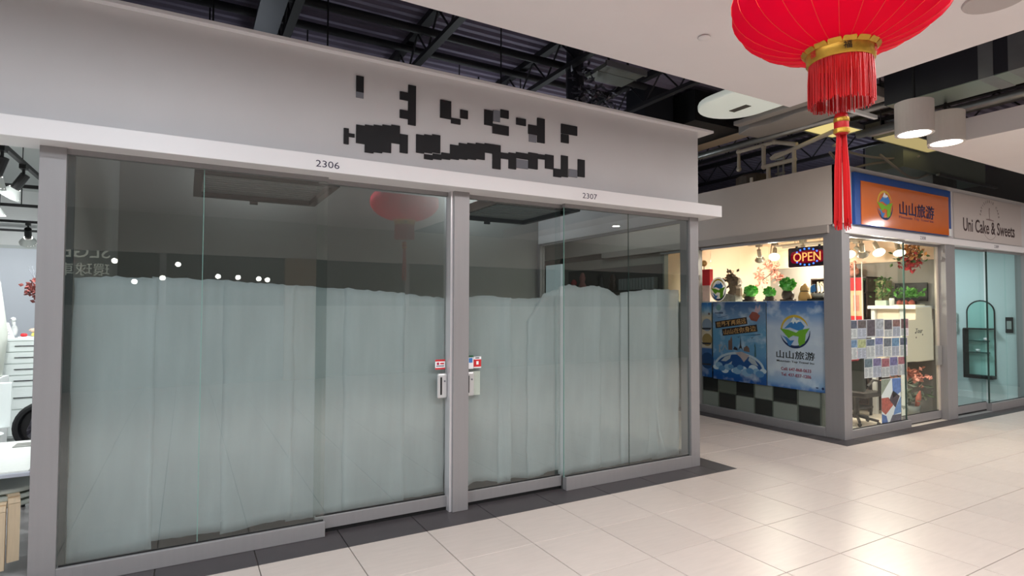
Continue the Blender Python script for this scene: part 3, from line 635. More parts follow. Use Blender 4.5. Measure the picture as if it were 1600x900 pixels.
dr = pane_window('door_4', (10.16, 11.42, .30, .34, 2.70, 2.735), [(10.16, 11.42, .312, .32, .14, 2.70)], [(10.16, 11.40, .295, .345, .03, .15)], cyan_glass)
pane_window('window_6', (11.38, 12.78, .24, .30, 2.70, 2.735), [(11.38, 12.10, .262, .27, .12, 2.70), (12.105, 12.78, .262, .27, .12, 2.70)], [(11.38, 12.78, .22, .30, 0, .13)], cyan_glass)
struct('trim_21', B(11.385, 11.405, .255, .275, .1, 2.70), MATS['dark_glass_edge'])
struct('wall_right', B(10.0, 10.1, .36, 4.4, 0, 3.6), mat('grey_shop_wall', (150, 146, 140), .7))
struct('wall_back', B(7.14, 10.0, 3.4, 3.5, 0, 3.6), cream_m)
struct('wall_back', B(10.1, 12.9, 4.2, 4.3, 0, 3.6), white_m)
struct('wall_right', B(12.84, 12.94, .36, 4.3, 0, 3.6), mat('pale_cake_wall', (216, 226, 226), .6))
struct('baseboard_right', B(12.82, 12.84, .36, 4.2, 0, .13), white_m, bevel=.004)
struct('ceiling', B(7.14, 10.0, .30, 3.4, 3.0, 3.05), cream_m); struct('ceiling', B(10.1, 12.84, .30, 4.2, 3.0, 3.05), white_m)
sw = struct('wall_right', B(9.96, 10.0, .36, 3.4, 2.52, 3.0), cream_m)
for k in range(4): B(9.945, 9.96, .36, 3.4, 2.53+k*.12, 2.635+k*.12).build('slat', cream_m, sw)

# travel sign
t = thing('shop_sign', (8.7, .2, 2.87), 'orange travel shop sign in a blue frame with a round bird and mountain logo', 'sign')
B(7.37, 10.0, .172, .22, 2.865, 3.58).build('blue_frame', blue_m, t, bevel=.006)
op = B(7.50, 9.90, .162, .172, 2.872, 3.47).build('orange_panel', orange_m, t)
B(9.90, 10.0, .170, .1725, 2.865, 2.98).build('painted_reflection', white_m, t)  # white reflection at the sign's corner, painted as a thin box
def logo(F, s, d, parent, sx=1):
    def P(nm, pts, m, k): MB().poly(F, [(u*s*sx, v*s) for u, v in pts], d+k*.0008, d+k*.0008+.0006).build(nm, m, parent)
    P('logo_sun', arc(0, 0, .9, 22, 175, .04, .1, .16), yel_m, 0)
    P('logo_mountain', [(-.72, .12), (-.3, .5), (-.05, .86), (.15, .66), (.28, .72), (.66, .3), (.45, -.02), (.1, .06), (-.3, .2)], lblue_m, 1)
    P('logo_snow', [(-.28, .5), (-.05, .86), (.15, .64), (.28, .7), (.4, .58), (.26, .56), (.12, .46), (.02, .58), (-.08, .42), (-.16, .54)], whitei_m, 2)
    P('logo_bird', [(-.98, .12), (-.4, .06), (.1, -.1), (.32, .06), (.98, .2), (.72, -.18), (.66, -.7), (.3, -.92), (.22, -.62), (.26, -.34), (-.1, -.28), (-.4, -.46), (-.66, -.2)], green_m, 3)
    P('logo_dove', [(-.86, -.3), (-.5, -.42), (-.3, -.6), (-.02, -.56), (-.14, -.72), (-.3, -.94), (-.44, -.86), (-.52, -.66), (-.66, -.46)], lblue_m, 4)
    P('logo_swoosh', arc(0, 0, .98, 195, 362, .01, .03, .17), navy_m, 0)
FO = Fr((0, .162, 0), (1, 0, 0), (0, 0, 1))
logo(Fr((8.08, .162, 3.19), (1, 0, 0), (0, 0, 1)), .205, .0004, op)
text('山山旅游', FO, 8.95, 3.18, .2, .98, .0005, navy_m, op, 'lettering', .004, bold=.008)
text('Mountain Top Travel Inc', FO, 8.94, 3.045, .05, .98, .0005, mat('purple_ink', (110, 60, 90), .6), op)
tag(text('2308', Fr((0, .17, 0), (1, 0, 0), (0, 0, 1)), 9.12, 2.785, .05, .16, .0002, purple_ink, None, 'shop_number', .001), 'small shop number on the band under the orange sign', 'number')
tag(text('2309', Fr((0, .17, 0), (1, 0, 0), (0, 0, 1)), 11.55, 2.785, .05, .16, .0002, purple_ink, None, 'shop_number', .001), 'small shop number on the band over the cake shop glass', 'number')
# cake shop sign
FK = Fr((0, .215, 0), (1, 0, 0), (0, 0, 1))
t = B(10.17, 12.66, .206, .22, 2.855, 3.59).build('shop_sign', mat('cake_panel', (204, 196, 192), .5)); tag(t, 'pale cake shop sign panel with dark brown lettering', 'sign')
FK = Fr((0, .206, 0), (1, 0, 0), (0, 0, 1)); cho = mat('chocolate_ink', (74, 56, 56), .6); fad = mat('faded_ink', (150, 130, 128), .6)
text('Uni Cake & Sweets', FK, 11.42, 3.10, .22, 1.9, .0004, cho, t, bold=.012)
for k, ch in enumerate('PATISSERIE CAKE'):
    if ch == ' ': continue
    a = math.radians(172-k*11.7); F = Fr(FK.p(11.42+.34*math.cos(a), 3.27+.28*math.sin(a)), (math.sin(a), 0, -math.cos(a)), (math.cos(a), 0, math.sin(a)))
    text(ch, F, 0, 0, .045, None, .0004, cho, t, 'small_letter', .001)
m = MB()
for k in range(3): m.poly(FK, [(11.28+.02*k, 3.23-.0*k), (11.56-.02*k, 3.22), (11.58-.02*k, 3.235), (11.40, 3.255), (11.28+.02*k, 3.245)], .0004+k*.0003, .0006+k*.0003)
m.poly(FK, [(11.40, 3.255), (11.42, 3.255), (11.415, 3.40), (11.43, 3.43), (11.41, 3.45), (11.39, 3.42)], .0004, .001); m.poly(FK, arc(11.42, 3.2, .3, 205, 335, .008, .008), .0004, .001)
m.build('cake_drawing', fad, t)

# ------------------------------------------------------------------ posters on the side glass
def cloud_mat(name, stops, cl=.5, sc=4):
    m = bpy.data.materials.new(name); m.use_nodes = True; N = m.node_tree.nodes; L = m.node_tree.links; b = N['Principled BSDF']; b.inputs['Roughness'].default_value = .5
    tc = N.new('ShaderNodeTexCoord'); sp = N.new('ShaderNodeSeparateXYZ'); L.new(tc.outputs['Generated'], sp.inputs[0])
    rp = N.new('ShaderNodeValToRGB'); L.new(sp.outputs['Z'], rp.inputs[0]); e = rp.color_ramp.elements
    while len(e) < len(stops): e.new(.5)
    for k, (p, c) in enumerate(stops): e[k].position = p; e[k].color = S(*c)
    nz = N.new('ShaderNodeTexNoise'); nz.inputs['Scale'].default_value = sc; nz.inputs['Detail'].default_value = 6
    mp = N.new('ShaderNodeMapping'); mp.inputs['Scale'].default_value = (1, 1, 1.6); L.new(tc.outputs['Generated'], mp.inputs[0]); L.new(mp.outputs[0], nz.inputs[0])
    r2 = N.new('ShaderNodeValToRGB'); r2.color_ramp.elements[0].position = .5; r2.color_ramp.elements[1].position = .68; L.new(nz.outputs['Fac'], r2.inputs[0])
    mu = N.new('ShaderNodeMath'); mu.operation = 'MULTIPLY'; mu.inputs[1].default_value = cl; L.new(r2.outputs[0], mu.inputs[0])
    mx = N.new('ShaderNodeMixRGB'); mx.inputs[2].default_value = S(236, 240, 250); L.new(mu.outputs[0], mx.inputs[0]); L.new(rp.outputs[0], mx.inputs[1]); L.new(mx.outputs[0], b.inputs['Base Color'])
    return m
PX = TX+.068
def poster(y0, y1, z0, z1, m, label):
    o = B(PX, PX+.002, y0, y1, z0, z1).build('poster', m); tag(o, label, 'poster', 'travel posters on the side glass')
    return o, Fr((PX, y1, z0), (0, -1, 0), (0, 0, 1)), y1-y0, z1-z0
skyC = cloud_mat('sky_print', [(0, (50, 110, 190)), (.06, (150, 180, 220)), (.25, (208, 214, 232)), (.7, (206, 214, 236)), (.85, (120, 156, 210)), (1, (36, 92, 170))], .6)
skyB = cloud_mat('globe_print', [(0, (20, 80, 160)), (.2, (40, 110, 180)), (.35, (110, 160, 205)), (.6, (110, 166, 206)), (.82, (130, 160, 200)), (1, (50, 90, 150))], .6)
skyA = cloud_mat('round_views_print', [(0, (30, 90, 160)), (.38, (70, 110, 170)), (.4, (216, 200, 184)), (.8, (224, 200, 170)), (.9, (120, 170, 210)), (1, (20, 110, 190))], .3)
o, F, W_, H_ = poster(.445, 1.372, .575, 1.832, skyC, 'pale blue poster with the round bird logo and phone numbers')
logo(Fr(F.p(W_*.49, H_*.66), F.x, F.y), .235, .0008, o)
text('山山旅游', F, W_*.49, H_*.385, .115, W_*.64, .0008, ink_m, o, bold=.008)
text('Mountain Top Travel Inc', F, W_*.49, H_*.305, .036, W_*.63, .0008, ink_m, o, bold=.01)
text('Cell: 647-868-0633', F, W_*.5, H_*.22, .045, W_*.5, .0008, crim_m, o, bold=.008)
text('Tel: 437-837-1286', F, W_*.5, H_*.155, .045, W_*.5, .0008, crim_m, o, bold=.008)
MB().poly(F, [(W_*.82, .05), (W_*.86, .05), (W_*.86, .065), (W_*.82, .065)], .0005, .001).build('mark', navy_m, o); MB().poly(F, disc(W_*.93, .055, .018), .0005, .001).build('mark', navy_m, o)
o, F, W_, H_ = poster(1.385, 2.385, .57, 1.825, skyB, 'blue poster with landmarks on a globe and tilted slogan')
for (u, v, l, tx) in ((.36, .735, .62, '世界不再遥远'), (.52, .645, .66, '山山在你身边')):
    c, s = math.cos(.14), math.sin(.14); q = [(-l/2*W_, -.055), (l/2*W_, -.055), (l/2*W_, .055), (-l/2*W_, .055)]
    MB().poly(F, [(u*W_+a*c-b*s, v*H_+a*s+b*c) for a, b in q], .0006, .001).build('slogan_plate', mat('brown_ink', (64, 44, 40), .6), o)
    text(tx, F, u*W_, v*H_, .085, l*W_*.92, .0012, tan_m, o, rot=.14, bold=.012)
MB().poly(F, [(.1*W_, .79*H_), (.3*W_, .825*H_), (.3*W_, .829*H_), (.1*W_, .794*H_)], .0006, .001).build('rule', navy_m, o); MB().poly(F, [(.55*W_, .575*H_), (.9*W_, .60*H_), (.9*W_, .61*H_)], .0006, .001).build('rule', navy_m, o)
MB().poly(F, [(.7*W_, .82*H_), (.76*W_, .88*H_), (.84*W_, .87*H_), (.9*W_, .83*H_), (.84*W_, .76*H_), (.74*W_, .775*H_)], .0006, .001).build('hand', mat('brick_ink', (170, 90, 76), .6), o)
MB().poly(F, [(.8*W_, .88*H_), (.83*W_, .96*H_), (.86*W_, .9*H_), (.9*W_, .97*H_), (.9*W_, .9*H_), (.86*W_, .86*H_)], .0006, .001).build('plane', mat('pale_red_ink', (220, 180, 190), .6), o)
MB().poly(F, disc(.12*W_, .93*H_, .05), .0006, .001).build('logo', mat('pale_green_ink', (130, 170, 170), .6), o); text('山山旅游', F, .13*W_, .86*H_, .028, .16, .0008, navy_m, o)
def half(rx, ry, cv=.17, n=22): return [((.5+rx*math.cos(PI*i/n))*W_, (cv+ry*math.sin(PI*i/n))*H_) for i in range(n+1)]
MB().poly(F, half(.47, .20), .0006, .0009).build('globe_rim', mat('pale_rim_ink', (200, 214, 228), .6), o)
MB().poly(F, half(.43, .17), .0009, .0012).build('globe', mat('deep_sea_ink', (36, 84, 150), .6), o)
for pts in ([(.16, .24), (.24, .30), (.36, .33), (.34, .28), (.26, .24)], [(.74, .24), (.86, .22), (.80, .29), (.70, .32), (.68, .28)], [(.30, .21), (.38, .25), (.36, .20)]):
    MB().poly(F, [(u*W_, v*H_) for u, v in pts], .0012, .0014).build('land', mat('pale_land_ink', (190, 196, 206), .6), o)
rc = random.Random(3)
for k in range(16):
    u, v = .06+k*.059, .155+.03*math.sin(k*1.7); MB().poly(F, disc(u*W_, v*H_, .035+rc.uniform(0, .025), 14, 1.5), .0014+.0001*(k % 3), .0017+.0001*(k % 3)).build('cloud', mat('cloud_ink_%d' % (k % 3), [(214, 226, 240), (150, 186, 220), (96, 146, 198)][k % 3], .6), o)
MB().poly(F, [(.44*W_, .36*H_), (.56*W_, .38*H_), (.7*W_, .34*H_), (.66*W_, .3*H_), (.6*W_, .25*H_), (.55*W_, .3*H_)], .0014, .0018).build('land', mat('land_ink', (190, 170, 170), .6), o)
def sil(pts, m): MB().poly(F, [(u*W_, v*H_) for u, v in pts], .0014, .0018).build('landmark', m, o)
dk = mat('silhouette_ink', (60, 56, 66), .6); bk = mat('stone_ink', (130, 100, 90), .6)
sil([(.31, .39), (.31, .50), (.33, .52), (.345, .50), (.345, .52), (.37, .57), (.385, .52), (.385, .39)], bk)
sil([(.5, .39), (.53, .46), (.542, .585), (.554, .46), (.585, .39), (.555, .42), (.53, .42)], dk)
sil([(.12, .35), (.125, .44), (.08, .43), (.15, .455), (.2, .43), (.145, .44), (.15, .35)], mat('pale_stone_ink', (176, 176, 182), .6))
sil([(.18, .37), (.24, .455), (.29, .39), (.27, .39), (.24, .43), (.2, .375)], MATS['pale_stone_ink']); sil([(.40, .40), (.43, .44), (.48, .42), (.49, .39)], dk)
sil([(.60, .39), (.6, .43), (.66, .46), (.7, .43), (.71, .38)], bk); sil([(.79, .33), (.8, .44), (.79, .46), (.806, .5), (.815, .46), (.82, .44), (.825, .33)], mat('teal_ink', (70, 110, 120), .6))
for u, v in ((.2, .60), (.75, .56), (.5, .56)): sil([(u-.03, v+.01), (u, v), (u+.03, v+.015), (u+.005, v-.012)], mat('bird_ink', (70, 90, 120), .6))
o, F, W_, H_ = poster(2.41, 2.95, .58, 1.815, skyA, 'leftmost tan poster with round landscape views, partly hidden by the papered shop')
for k, (v, a_, b_) in enumerate(((.70, 'sea_view_ink', (150, 160, 180)), (.50, 'city_view_ink', (170, 140, 90)), (.22, 'lake_view_ink', (30, 70, 120)))):
    MB().poly(F, disc(W_*.82, H_*v, .105+.03*(k == 2)), .0006, .001).build('round_view', mat(a_, b_, .6), o)
    MB().poly(F, [(W_*.82-.12, H_*v-.05), (W_*.82+.09, H_*v-.045), (W_*.82+.07, H_*v-.075), (W_*.82-.09, H_*v-.08)], .001, .0014).build('view_band', dk, o)
MB().poly(F, disc(W_*.9, H_*.85, .02), .0006, .001).build('balloon', bk, o)

# cabinet of cubes behind the posters
t = thing('cube_cabinet', (7.4, 1.55, .002), 'tall display cabinet with grey and black cube backs behind the posters', 'cabinet')
B(7.17, 7.60, .55, 3.2, .002, 1.815).build('carcass', mat('grey_carcass', (140, 144, 136), .6), t); B(7.15, 7.62, .5, 3.2, 1.815, 1.835).build('top', white_m, t)
g1 = mat('pale_cube', (150, 152, 146), .6); g2 = mat('black_cube', (34, 34, 34), .5); g3 = mat('olive_cube', (104, 108, 100), .6)
ys = [.56, .90, 1.30, 1.62, 1.96, 2.30, 2.65]; pat = [[g2, g1, g2, g1, g2, g1], [g1, g2, g1, g2, g3, g2]]
for r_ in range(2):
    for k in range(6): B(7.155-.006*(k % 2), 7.175, ys[k]+.012, ys[k+1]-.012, .02+r_*.34, .345+r_*.34).build('cube_panel', pat[r_][k], t)
for k in range(7): B(7.15, 7.17, ys[k]-.01, ys[k]+.01, .004, .75).build('upright', g3, t)

# ornaments on the cabinet
ZT = 1.836; XO = 7.42
t = thing('wood_carving', (XO, 2.22, ZT), 'dark twisted root carving on a silver box, left end of the ledge', 'carving')
m = MB(); m.tube([(XO, 2.18, ZT+.12), (XO, 2.16, ZT+.2), (XO, 2.2, ZT+.3), (XO, 2.25, ZT+.4)], [.12, .10, .09, .06], 10); m.tube([(XO, 2.2, ZT+.25), (XO, 2.3, ZT+.26), (XO, 2.36, ZT+.22)], [.03, .02, .01], 7)
m.ball((XO, 2.24, ZT+.38), .075, 12, 1, 1.1, .9, .02); m.ball((XO, 2.16, ZT+.30), .085, 12, 1, 1, 1.2, .02)
for k in range(70): m.leaf((XO+random.uniform(-.06, .06), 2.22+random.gauss(0, .07), ZT+.38+random.gauss(0, .06)), [random.uniform(-1, 1), random.uniform(-1, 1), random.uniform(-.2, 1)], .07, .05)
m.build('root', mat('carved_root', (96, 78, 62), .6, 0, .3, 30), t, smooth=False); B(XO-.09, XO+.09, 2.10, 2.40, ZT, ZT+.13).build('box', mat('marbled_silver_box', (150, 148, 140), .4, .3, .3, 30), t, bevel=.006)
def cabbage(y, s, tall, label, lean=0):
    t = thing('jade_cabbage', (XO, y, ZT), label, 'ornament', 'jade cabbages on the ledge')
    m = MB(); m.ball((XO, y, ZT+.05*s+tall*.5), .07*s, 12, 1, 1.2, .75+tall*5, .008); m.box(XO-.06, XO+.06, y-.08*s, y+.08*s, ZT, ZT+.03); m.build('stand', darkst_m, t, smooth=True)
    zc_ = ZT+.16*s+tall; m = MB(); m.ball((XO, y-lean*.03, zc_-.02), .085*s, 12, jit=.008)
    for k in range(70):
        d = Vector([random.gauss(0, 1) for _ in range(3)]).normalized(); d.z = d.z*.8+.3; m.leaf(Vector((XO, y-lean*.03, zc_-.02))+d*.06*s, d, .055*s, .06*s)
    m.build('leaves', jade_m, t)
    if lean: MB().tube([(XO, y+.12, zc_-.1), (XO, y+.06, zc_-.04), (XO, y, zc_)], [.02, .04, .05], 9).build('stalk', mat('pale_jade', (222, 226, 170), .3), t, smooth=True)
cabbage(1.90, 1.05, 0, 'leaning green jade cabbage with pale stalk, leftmost of three on the ledge', 1)
cabbage(1.53, .92, 0, 'small green jade cabbage in the middle of the ledge'); cabbage(1.22, 1.15, .07, 'tall green jade cabbage on a dark twisted stand')
t = thing('gourd_figure', (XO, .95, ZT), 'tan wooden gourd figure on the ledge right of the green cabbages', 'ornament')
MB().lathe([(.001, 0), (.085, .005), (.09, .06), (.07, .12), (.055, .14), (.065, .17), (.05, .22), (.02, .25), (.001, .255)], (XO, .95, ZT), 16).build('body', gourd_m, t, smooth=True)
MB().lathe([(.058, .135), (.066, .142), (.058, .15)], (XO, .95, ZT), 16).build('waist', darkst_m, t)
t = thing('silver_boat', (XO, .74, ZT), 'silver boat-shaped ornament on a black stand beneath the open sign', 'ornament')
B(XO-.05, XO+.05, .63, .88, ZT, ZT+.03).build('stand', blackp_m, t); MB().lathe([(.001, .04), (.06, .045), (.09, .09), (.1, .11), (.001, .11)], (XO, .74, ZT), 16, .6, 1.15).build('hull', silver_m, t, smooth=True)
m = MB()
for k in range(5): m.tube([(XO, .65+.05*k, ZT+.1), (XO, .66+.05*k, ZT+.2), (XO, .70+.03*k, ZT+.24)], .006, 6)
m.build('mast', silver_m, t); MB().poly(Fr((XO-.02, .84, ZT+.12), (0, -1, 0), (0, 0, 1)), [(0, 0), (.08, .02), (.06, .12), (.0, .09)], 0, .004).build('sail', lblue_m, t)
t = thing('logo_sticker', (PX, 2.26, 1.84), 'round bird and mountain logo sticker on the side glass behind the carving', 'sticker')
MB().poly(Fr((PX, 2.27, 2.035), (0, -1, 0), (0, 0, 1)), disc(0, 0, .2, 28, .85), -.0015, 0).build('backing', mat('translucent_backing', (245, 245, 248), .6, transl=.7), t); logo(Fr((PX, 2.27, 2.035), (0, -1, 0), (0, 0, 1)), .175, .0005, t, .85)
t = thing('red_banner', (7.45, 2.82, 1.84), 'red and white printed box at the far left of the ledge', 'box')
B(7.42, 7.5, 2.70, 2.98, 2.12, 2.40).build('red_half', redi_m, t); B(7.42, 7.5, 2.70, 2.98, 1.836, 2.12).build('pale_half', mat('pale_print', (232, 200, 190), .6, 0, .15, 9), t)
t = thing('lollipop_ornament', (7.5, 2.86, 2.4), 'brown ball on a stick above the red box', 'ornament'); MB().ball((7.46, 2.86, 2.51), .055, 12).build('ball', gourd_m, t, smooth=True); MB().cyl((7.46, 2.86, 2.40), (7.46, 2.86, 2.47), .006, n=6).build('stick', darkst_m, t)
t = thing('blossom_branch', (8.9, 2.6, 2.1), 'pink blossom branch hanging against the cream wall', 'flowers')
m = MB(); tw = MB()
tw.tube([(8.9, 2.55, 3.0), (8.9, 2.6, 2.62), (8.88, 2.5, 2.4), (8.85, 2.72, 2.25)], .008, 6); tw.tube([(8.9, 2.58, 2.55), (8.86, 2.78, 2.42), (8.84, 2.84, 2.3)], .006, 6)
for k in range(170):
    q = random.choice(((8.88, 2.5, 2.42), (8.85, 2.74, 2.24), (8.84, 2.8, 2.36), (8.88, 2.42, 2.3), (8.88, 2.6, 2.52))); m.leaf(Vector(q)+Vector([random.gauss(0, .045) for _ in range(3)]), [random.uniform(-1, 1) for _ in range(3)], .075, .055)
m.build('petals', pink_m, t, kind='stuff'); tw.build('twigs', darkst_m, t)

# OPEN sign
OX = TX+.12; F = Fr((OX, .975, 2.585), (0, -1, .0), (0, .02, 1))
t = thing('open_sign', (OX, .70, 2.42), 'lit red and blue neon OPEN sign hanging in the side window', 'sign')
def rr(wd, h, r):
    return [(sx*(wd-r)+r*math.cos(a), sy*(h-r)+r*math.sin(a)) for sx, sy, a0 in ((1, 1, 0), (-1, 1, 90), (-1, -1, 180), (1, -1, 270)) for a in [math.radians(a0+q) for q in (0, 30, 60, 90)]]
FS = Fr((OX, .75, 2.46), (0, -1, 0), (0, 0, 1))
MB().poly(FS, rr(.29, .14, .02), -.02, 0).build('panel', mat('dark_acrylic', (44, 8, 30), .3), t)
MB().poly(FS, rr(.25, .085, .05), .0005, .0008).build('glow_field', emis('red_glow', (170, 4, 40), .6), t)
MB().poly(FS, rr(.20, .06, .03), .0009, .0011).build('glow_field', MATS['red_glow'], t)
text('OPEN', FS, 0, 0, .125, .41, .002, emis('neon_orange', (255, 176, 96), 1.6), t, 'neon_letters', .006)
blu = emis('neon_blue', (60, 110, 255), 3.0)
for k in range(12):
    a = math.radians(38+k*20.8 if k < 6 else 218+(k-6)*20.8)
    MB().poly(FS, disc(.19*math.cos(a), .115*math.sin(a), .0125, 10), .001, .005).build('blue_dot', blu, t)
for y in (.90, .56): MB().tube([(OX, y, 2.58), (OX, y-.03, 3.0)], .0022, 5).build('chain', silver_m, t); B(OX-.012, OX+.005, y-.015, y+.015, 2.59, 2.62).build('clip', blackp_m, t)

# track spotlights
def spotlight(loc, d, label, group, m_body, m_shade, em, watts=0, col=(1, .9, .75), s=1.0):
    x, y, z = loc; t = thing('track_spotlight', (x, y, z), label, 'spotlight', group); d = Vector(d).normalized()
    B(x-.025, x+.025, y-.05, y+.05, z-.035, z+.004).build('adapter', m_body, t); MB().cyl((x, y, z-.035), (x, y, z-.10), .012, n=8).build('stem', m_body, t)
    p = Vector((x, y, z-.11)); MB().cyl(p-d*.03, p+d*.12*s, .034*s, n=12).build('driver', m_body, t)
    MB().cyl(p+d*.11*s, p+d*.19*s, .04*s, .085*s, n=20, cap=False).build('shade', m_shade, t, smooth=True); MB().cyl(p+d*.178*s, p+d*.184*s, .078*s, n=18).build('lens', em, t)
    if watts: area_light(t, p+d*.20*s, .1, watts, col, dirv=d)
silv = mat('silver_lamp_body', (180, 172, 160), .4, .3)
def track(p, q, label, m):
    p, q = Vector(p), Vector(q); t = MB(); e = Vector((.02, .02, 0)); t.box(min(p.x, q.x)-.018, max(p.x, q.x)+.018, min(p.y, q.y)-.018, max(p.y, q.y)+.018, p.z, p.z+.035)
    o = tag(t.build('light_track', m), label, 'light track'); top = 3.0 if p.x > 0 else 3.7
    for k in (.2, .8):
        c = p.lerp(q, k); MB().cyl((c.x, c.y, p.z+.03), (c.x, c.y, top), .006, n=6).build('hanger', m, o)
    return o
track((8.0, .75, 2.80), (8.0, 2.35, 2.80), 'grey light track in the side window of the travel shop', silv)
track((8.55, .5, 2.80), (8.55, 2.2, 2.80), 'grey light track above the travel shop flyers', silv)
track((9.3, .5, 2.85), (9.3, 2.6, 2.85), 'farther grey light track before the slatted wall', silv)
G = 'spotlights in the travel shop'
for (x, y, d, l, ww) in ((8.0, 1.85, (-.55, -.35, -.62), 'bright spotlight in the middle of the side window', 1), (8.0, 2.15, (.5, .3, -.6), 'spotlight aimed at the cream wall left of the bright one', 1), (8.0, 1.35, (.5, .2, -.7), 'spotlight half hidden behind the open sign', 1),
                         (8.55, .98, (-.42, -.45, -.62), 'leftmost large spotlight seen over the flyers', 1), (8.55, .55, (-.40, -.45, -.62), 'large bright spotlight seen over the flyers, right of the first', 1), (8.55, .75, (.6, .3, -.6), 'small spotlight between the two large ones', 0)):
    spotlight((x, y, 2.80), d, l, G, silv, silv, warm_e, TRAVEL_W*ww)
for (y, d, l, ww) in ((1.6, (.3, -.5, -.5), 'back-row spotlight tilted left near the plush toy', 0), (1.25, (.4, -.4, -.5), 'back-row spotlight tilted right near the plush toy', 0), (.62, (-.4, -.35, -.7), 'back-row spotlight above the little tree', .4), (2.3, (.5, .2, -.7), 'back-row spotlight deepest in the shop', 1)):
    spotlight((9.3, y, 2.85), d, l, G, silv, silv, warm_e, TRAVEL_W*ww)

# ------------------------------------------------------------------ travel shop: shelves, counter, plants
t = thing('bookcase', (9.75, 1.55, 0), 'open bookcase with boxes along the grey travel shop wall', 'bookcase')
for z in (.1, .6, 1.1, 1.55, 1.98, 2.24): B(9.5, 9.99, 1.2, 2.2, z, z+.025).build('shelf', darkst_m, t)
for y in (1.2, 1.5, 2.18): B(9.5, 9.99, y, y+.02, 0, 2.26).build('upright', darkst_m, t)
cols = [('yellow_book', (226, 190, 90)), ('tan_book', (190, 150, 90)), ('white_book', (230, 224, 210)), ('green_book', (120, 150, 90)), ('orange_book', (220, 140, 60))]
for k in range(7):
    nm, c = cols[k % 5]; y = 1.525+k*.028; tag(B(9.55, 9.8, y, y+.025, 1.575, 1.9+.03*(k % 3)).build('book', mat(nm, c, .6)), '%s folder standing on the middle shelf, number order %s from the front' % (nm.split('_')[0], ['first', 'second', 'third', 'fourth', 'fifth', 'sixth', 'seventh'][k]), 'book', 'folders on the middle shelf')
for k in range(3): tag(B(9.52, 9.8, 1.75, 2.1, 1.576+k*.11, 1.676+k*.11).build('storage_box', mat('grey_box', (170, 168, 160), .6), bevel=.004), '%s grey storage box in the stack on the middle shelf' % ['bottom', 'middle', 'top'][k], 'box', 'grey boxes on the middle shelf')
t = B(9.53, 9.85, 1.53, 2.1, 2.006, 2.21).build('trinket_box', mat('cream_box', (228, 212, 190), .6)); tag(t, 'cream box with dark spotted edges on the upper shelf', 'box')
m = MB()
for k in range(8):
    for z in (2.015, 2.195): m.ball((9.525, 1.56+k*.07, z), .016, 6)
m.build('spot', darkst_m, t)
tag(B(9.55, 9.85, 1.6, 2.05, 1.126, 1.4).build('storage_box', mat('pale_box', (220, 220, 214), .6)), 'pale box on the lower shelf just over the flyers', 'box')
tag(B(9.6, 9.85, 1.53, 1.585, 1.126, 1.5).build('binder', blackp_m), 'black binder beside the pale box on the lower shelf', 'binder')
t = thing('plush_toy', (9.7, 1.6, 2.265), 'large pink plush animal sitting on top of the bookcase', 'toy')
m = MB(); m.ball((9.7, 1.6, 2.37), .12, 16, 1, 1.25, .95); m.ball((9.62, 1.52, 2.46), .075, 14); m.build('body', plush_m, t, smooth=True)
for y in (1.47, 1.58): MB().ball((9.62, y, 2.53), .03, 10).build('ear', plush_m, t, smooth=True)
MB().ball((9.55, 1.52, 2.45), .03, 10, 1, 1.2, .8).build('snout', mat('dark_pink_plush', (214, 120, 110), .9), t, smooth=True)
for y in (1.49, 1.555): MB().ball((9.556, y, 2.49), .009, 8).build('eye', ink_m, t)
tag(B(9.62, 9.99, 1.78, 2.15, 2.265, 2.47).build('storage_box', mat('beige_carton', (224, 196, 164), .7)), 'beige carton on the bookcase behind the plush animal', 'box')
t = thing('red_scroll', (9.55, 1.34, 1.55), 'tall red and cream wall scroll between bookcase and little tree', 'scroll')
B(9.44, 9.46, 1.24, 1.47, 1.45, 2.25).build('paper', mat('cream_scroll', (214, 188, 150), .7, 0, .12, 9), t)
for a, b in ((2.03, 2.25), (1.45, 1.60)): B(9.436, 9.442, 1.24, 1.47, a, b).build('red_block', redi_m, t)
B(9.434, 9.438, 1.30, 1.40, 1.68, 1.95).build('figure', pink_m, t)
for y in (1.35, 1.23): B(9.40, 9.412, y-.006, y+.006, 1.45, 2.5).build('white_rail', white_m, t)
t = thing('green_cabinet', (9.8, 1.12, 1.0), 'olive glass-fronted cabinet with shelves beside the red scroll', 'cabinet')
B(9.75, 9.99, 1.06, 1.22, .9, 2.2).build('body', mat('olive_paint', (170, 168, 124), .6), t)
for z in (1.5, 1.75, 1.9, 2.1): B(9.74, 9.752, 1.06, 1.22, z, z+.012).build('shelf_edge', darkst_m, t)
t = thing('white_counter', (9.6, .74, 0), 'white counter with a slab top behind the travel shop door', 'counter')
B(9.35, 9.99, .40, 1.12, 1.72, 1.775).build('top', white_m, t, bevel=.004); B(9.45, 9.99, .44, 1.06, .9, 1.72).build('front', mat('cream_panel', (232, 218, 196), .6), t)
for y in (.62, 1.06): B(9.40, 9.47, y-.03, y+.03, 0, 1.72).build('post', white_m, t)
B(9.43, 9.45, .44, .92, .95, 1.66).build('panel', mat('pale_panel', (238, 226, 206), .6), t)
t = thing('bonsai_tree', (9.5, .95, 1.775), 'little green tree in a pale square pot on the white counter', 'plant')
B(9.42, 9.58, .86, 1.04, 1.775, 1.86).build('pot', mat('celadon', (190, 206, 190), .3), t, bevel=.01); MB().tube([(9.5, .95, 1.86), (9.5, .97, 2.0), (9.5, .93, 2.15)], [.018, .012, .008], 7).build('trunk', darkst_m, t)
m = MB()
for k in range(120):
    d = Vector((random.gauss(0, .06), random.gauss(0, .08), random.uniform(-.14, .18))); m.leaf(Vector((9.5, .95, 2.05))+d, [random.uniform(-1, 1) for _ in range(3)], .06, .035)
m.build('leaves', leafg_m, t)
